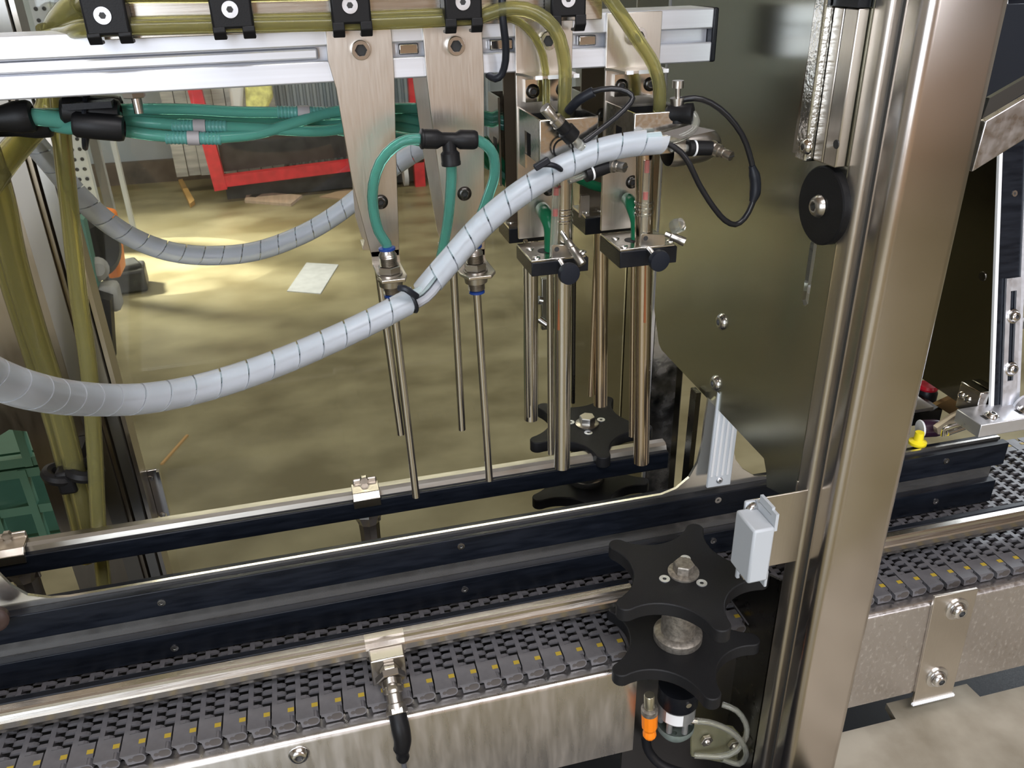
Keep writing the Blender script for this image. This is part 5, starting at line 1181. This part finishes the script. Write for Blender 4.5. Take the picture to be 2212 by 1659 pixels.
# ---------------------------------------------------------------- right of the post
RY = .600
vx = lambda x, y, Y=RY: P(x, y, 'y', Y)
XG = vx(2139, 893)[0]; zg = vx(2139, 893)[2]
TT = nrm(P(2158, 340, 'x', XG)-vx(2139, 893)); NN = np.array([0, -TT[2], TT[1]]); O_ = vx(2139, 893)
def tp_(x, t, n): return np.array([x, 0, 0])+np.array([0, O_[1], O_[2]])+TT*t+NN*n
def tbox(x0, x1, t0, t1, n0, n1):
    return MB().prism([tp_(x0, t0, n0), tp_(x1, t0, n0), tp_(x1, t1, n0), tp_(x0, t1, n0)], NN*(n1-n0))
def tpix(x, y):
    d = RW @ np.array([x-1106., y-829.5, FPX]); o = np.array([0, O_[1], O_[2]])
    k = ((o-EYE) @ NN)/(d @ NN); q = EYE+d*k; return q[0], (q-o) @ TT
gp = thing('guard_panel', (XG, .62, 1.1), 'dark mirror-like panel right of the post with a bright front edge', 'panel')
MB().prism([tp_(XG, -.01, -.002), tp_(XG, .9, -.002), (XG, 1.4, 2.1), (XG, 1.4, zg)], (.002, 0, 0)).build('panel_sheet', mat('dark_mirror_panel', (.24, .235, .20), .16, 1, var=.05, scale=(2, 2, 2)), gp)
tbox(XG-.0006, XG+.0032, -.006, .9, -.002, .001).build('bright_front_edge', M_WLABEL, gp)
q = P(2123, 597, 'x', XG); MB().lathe((XG, q[1], q[2]), (-1, 0, 0), [(.005, 0), (.0045, .001), (.0, .0012)], 16, close=False).build('round_mark', M_DKST, gp)
MB().box((XG-.012, .606, zg-.008), (XG-.0008, .634, zg+.022)).build('corner_plate', M_POL, gp, bevel=.001)
for dy in (.008, .017): button(gp, (XG-.012, .612+dy, zg+.008), (-1, 0, 0), .0042, M_POL)
ur = thing('upright_rail', (XG+.02, .60, zg), 'leaning aluminium upright with black insert and slotted angle plate right of the guard panel', 'upright')
x1 = tpix(2206, 700)[0]; X0_ = XG+.0042
tbox(X0_, x1, -.004, .9, -.030, -.003).build('profile', M_ALU, ur)
tbox(X0_, x1-.0050, -.004, .9, -.0028, .0005).build('black_insert', M_UHMW, ur)
tbox(x1-.0046, x1, -.004, .9, -.0028, .0020).build('right_rib', M_ALU, ur)
sxa = X0_+.0065; sxb = x1-.0052; sm = (sxa+sxb)/2; sg = .0034
t2 = tpix(2182, 600)[1]; ts0 = tpix(2172, 822)[1]; ts1 = tpix(2180, 628)[1]
mb = MB()
for (xa, xb, ta, tb) in ((sxa, sm-sg, -.004, t2), (sm+sg, sxb, -.004, t2), (sm-sg, sm+sg, -.004, ts0), (sm-sg, sm+sg, ts1, t2)):
    mb.prism([tp_(xa, ta, .0012), tp_(xb, ta, .0012), tp_(xb, tb, .0012), tp_(xa, tb, .0012)], NN*.0024)
mb.build('slotted_plate', M_ALU2, ur)
for y in (683, 796):
    t_ = tpix(2176, y)[1]; button(ur, tp_(sm, t_, .0036), NN, .0060, M_BOLT, washer=.0072, h=.8)
t_ = tpix(2191, 418)[1]; csk(ur, tp_((X0_+x1)/2, t_, .0005), NN, .0030)
fo = thing('foot_bar', (XG, .57, zg-.012), 'thick milled aluminium bar with slots and bolts under the upright', 'bar')
fz1 = zg; fz0 = vx(2115, 945, .565)[2]
fx0 = vx(2117, 930, .572)[0]
fz0 = vx(2130, 943, .572)[2]; fz1b = vx(2130, 917, .572)[2]
MB().box((fx0, .572, fz0), (fx0+.25, .606, fz1b)).build('bar', M_ALU2, fo, bevel=.0008)
for dx in (.022, .062):
    MB().box((fx0+dx-.010, .580, fz1b), (fx0+dx+.006, .588, fz1b+.0003)).build('slot', M_SOCK, fo)
    button(fo, (fx0+dx, .584, fz1b), (.1, -.2, 1), .0058, M_BOLT, washer=.0078, h=.6)
MB().cyl(vx(2204, 700, .66), vx(2240, 690, .66), .006, 16).build('round_bar', M_ALU2, ur)
MB().lathe(vx(2212, 880, .598), (0, -1, 0), [(.016, 0), (.0175, .0015), (.0175, .004), (.0, .004)], 30, close=False).build('round_disc', M_ALU2, ur)
# brown hinge wedge and bent handle on the divider
hd = thing('toggle_lever', vx(2060, 930, .62), 'bent steel lever with a rod lying on the divider right of the post', 'lever')
q = [vx(x, y, .622) for x, y in ((2024, 925), (2026, 938), (2036, 940), (2042, 926), (2060, 918), (2110, 908), (2130, 892), (2090, 884), (2060, 900))]
MB().prism(q, (0, .006, 0)).build('bent_plate', M_STEEL, hd)
MB().tube(spline([vx(x, y, .613) for x, y in ((2036, 941), (2038, 928), (2048, 921), (2075, 915), (2108, 909))], .004), .0018, 10).build('bent_rod', M_BOLT, hd)
MB().cyl(vx(2046, 936, .610), vx(2098, 918, .612), .0028, 14).build('roll_pin', M_POL, hd)
MB().prism([vx(x, y, .66) for x, y in ((2022, 876), (2060, 900), (2110, 870), (2106, 850), (2060, 858))], (0, .006, 0)).build('brown_wedge', mat('brown_reflection_steel', (.36, .24, .12), .3, 1), hd)
bx = thing('side_bar', vx(1990, 900, .66), 'dark bar with pale steel top behind the divider right of the post', 'bar')
q0 = vx(1960, 895, .66); q1 = vx(2036, 884, .66)
MB().box((q0[0]-.03, .66, q0[2]-.016), (q1[0], .70, q0[2]-.001)).build('body', M_DKST, bx); MB().box((q0[0]-.03, .66, q0[2]), (q1[0]-.012, .695, q0[2]+.004)).build('top_sheet', M_STEEL, bx)
kn = thing('red_knob', vx(2003, 840, .68), 'black knob with a red cap half hidden by the post', 'knob')
c = vx(2000, 852, .70)
MB().lathe(c-np.array([0, 0, .018]), (0, 0, 1), [(.010, 0), (.012, .004), (.012, .022), (.010, .026)], 22).build('black_body', M_BLK, kn); MB().lathe(c+np.array([0, 0, .008]), (0, 0, 1), [(.0112, 0), (.0116, .002), (.0100, .005), (.0, .0055)], 22, close=False).build('red_cap', mat('dark_red_cap', (.35, .01, .02), .2), kn)
hub = thing('roller', vx(2016, 924, .64), 'black and purple roller with a pale rim beside the lever', 'roller')
c = vx(2012, 925, .640); MB().lathe(c, (1, -.2, 0), [(.006, -.013), (.0095, -.012), (.0095, .004), (.0080, .010), (.004, .012)], 22).build('body', mat('purple_black', (.03, .012, .025), .25), hub); MB().lathe(c-np.array([.012, -.002, 0]), (1, -.2, 0), [(.0095, -.001), (.0100, 0), (.0095, .001)], 22).build('rim', M_WLABEL, hub)
yl = MB(); c = vx(1984, 948, .628); yl.lathe(c-np.array([.0, 0, .006]), (0, 0, 1), [(.009, 0), (.009, .003), (.005, .005), (.0045, .014), (.0, .014)], 20, close=False)
tag(yl.build('yellow_plug_body', mat('bright_yellow', (.85, .70, .02), .35)), 'small bright yellow stopper beside the post on the divider', 'stopper')
# diagonal arms at the top right
ar = thing('diagonal_arm', vx(2150, 300, .50), 'flat steel arm slanting down to the post at the upper right', 'arm')
q = [vx(x, y, .500) for x, y in ((2085, 384), (2135, 259), (2260, 188), (2260, 272))]
q = [vx(x, y, .500) for x, y in ((2100, 372), (2130, 262), (2260, 185), (2260, 272))]
MB().prism(q, (0, .006, 0)).build('flat_arm', mat('scratched_arm', (.60, .57, .57), .32, 1, scale=(120, 120, 120), bump=.2, rvar=.1), ar, bevel=.0008)
a2 = thing('diagonal_arm', vx(2170, 215, .54), 'thin dark steel bar slanting above the flat arm', 'arm')
q = [vx(x, y, .540) for x, y in ((2120, 260), (2138, 212), (2260, 142), (2260, 170))]
MB().prism(q, (0, .004, 0)).build('bar', mat('dark_bar_steel', (.20, .21, .22), .3, 1), a2)
bp_ = MB().prism([vx(x, y, .66) for x, y in ((2120, 10), (2300, 6), (2300, 235), (2080, 245))], (0, .004, 0)).build('black_cover', mat('blue_black_cover', (.014, .018, .026), .3), None, bevel=.001)
tag(bp_, 'blue-black cover sheet in the upper right corner behind the arm', 'cover')

# catch on the rear window between the tubes
wc_ = thing('pane_catch', P(1172, 660, 'y', .830), 'small steel catch on the rear window seen between the filler tubes', 'catch')
A = P(1168, 600, 'y', .8335); B = P(1196, 708, 'y', .8335)
MB().box((A[0], .830, B[2]), (B[0], .8364, A[2])).build('plate', mat('shaded_catch', (.30, .30, .26), .3, 1), wc_, bevel=.001)
MB().cyl(P(1165, 690, 'y', .828), P(1182, 702, 'y', .822), .004, 14).build('screw', M_BOLT, wc_)
MB().cyl(P(1162, 648, 'y', .829), P(1170, 650, 'y', .829), .005, 14).build('hinge_pin', M_BOLT, wc_)
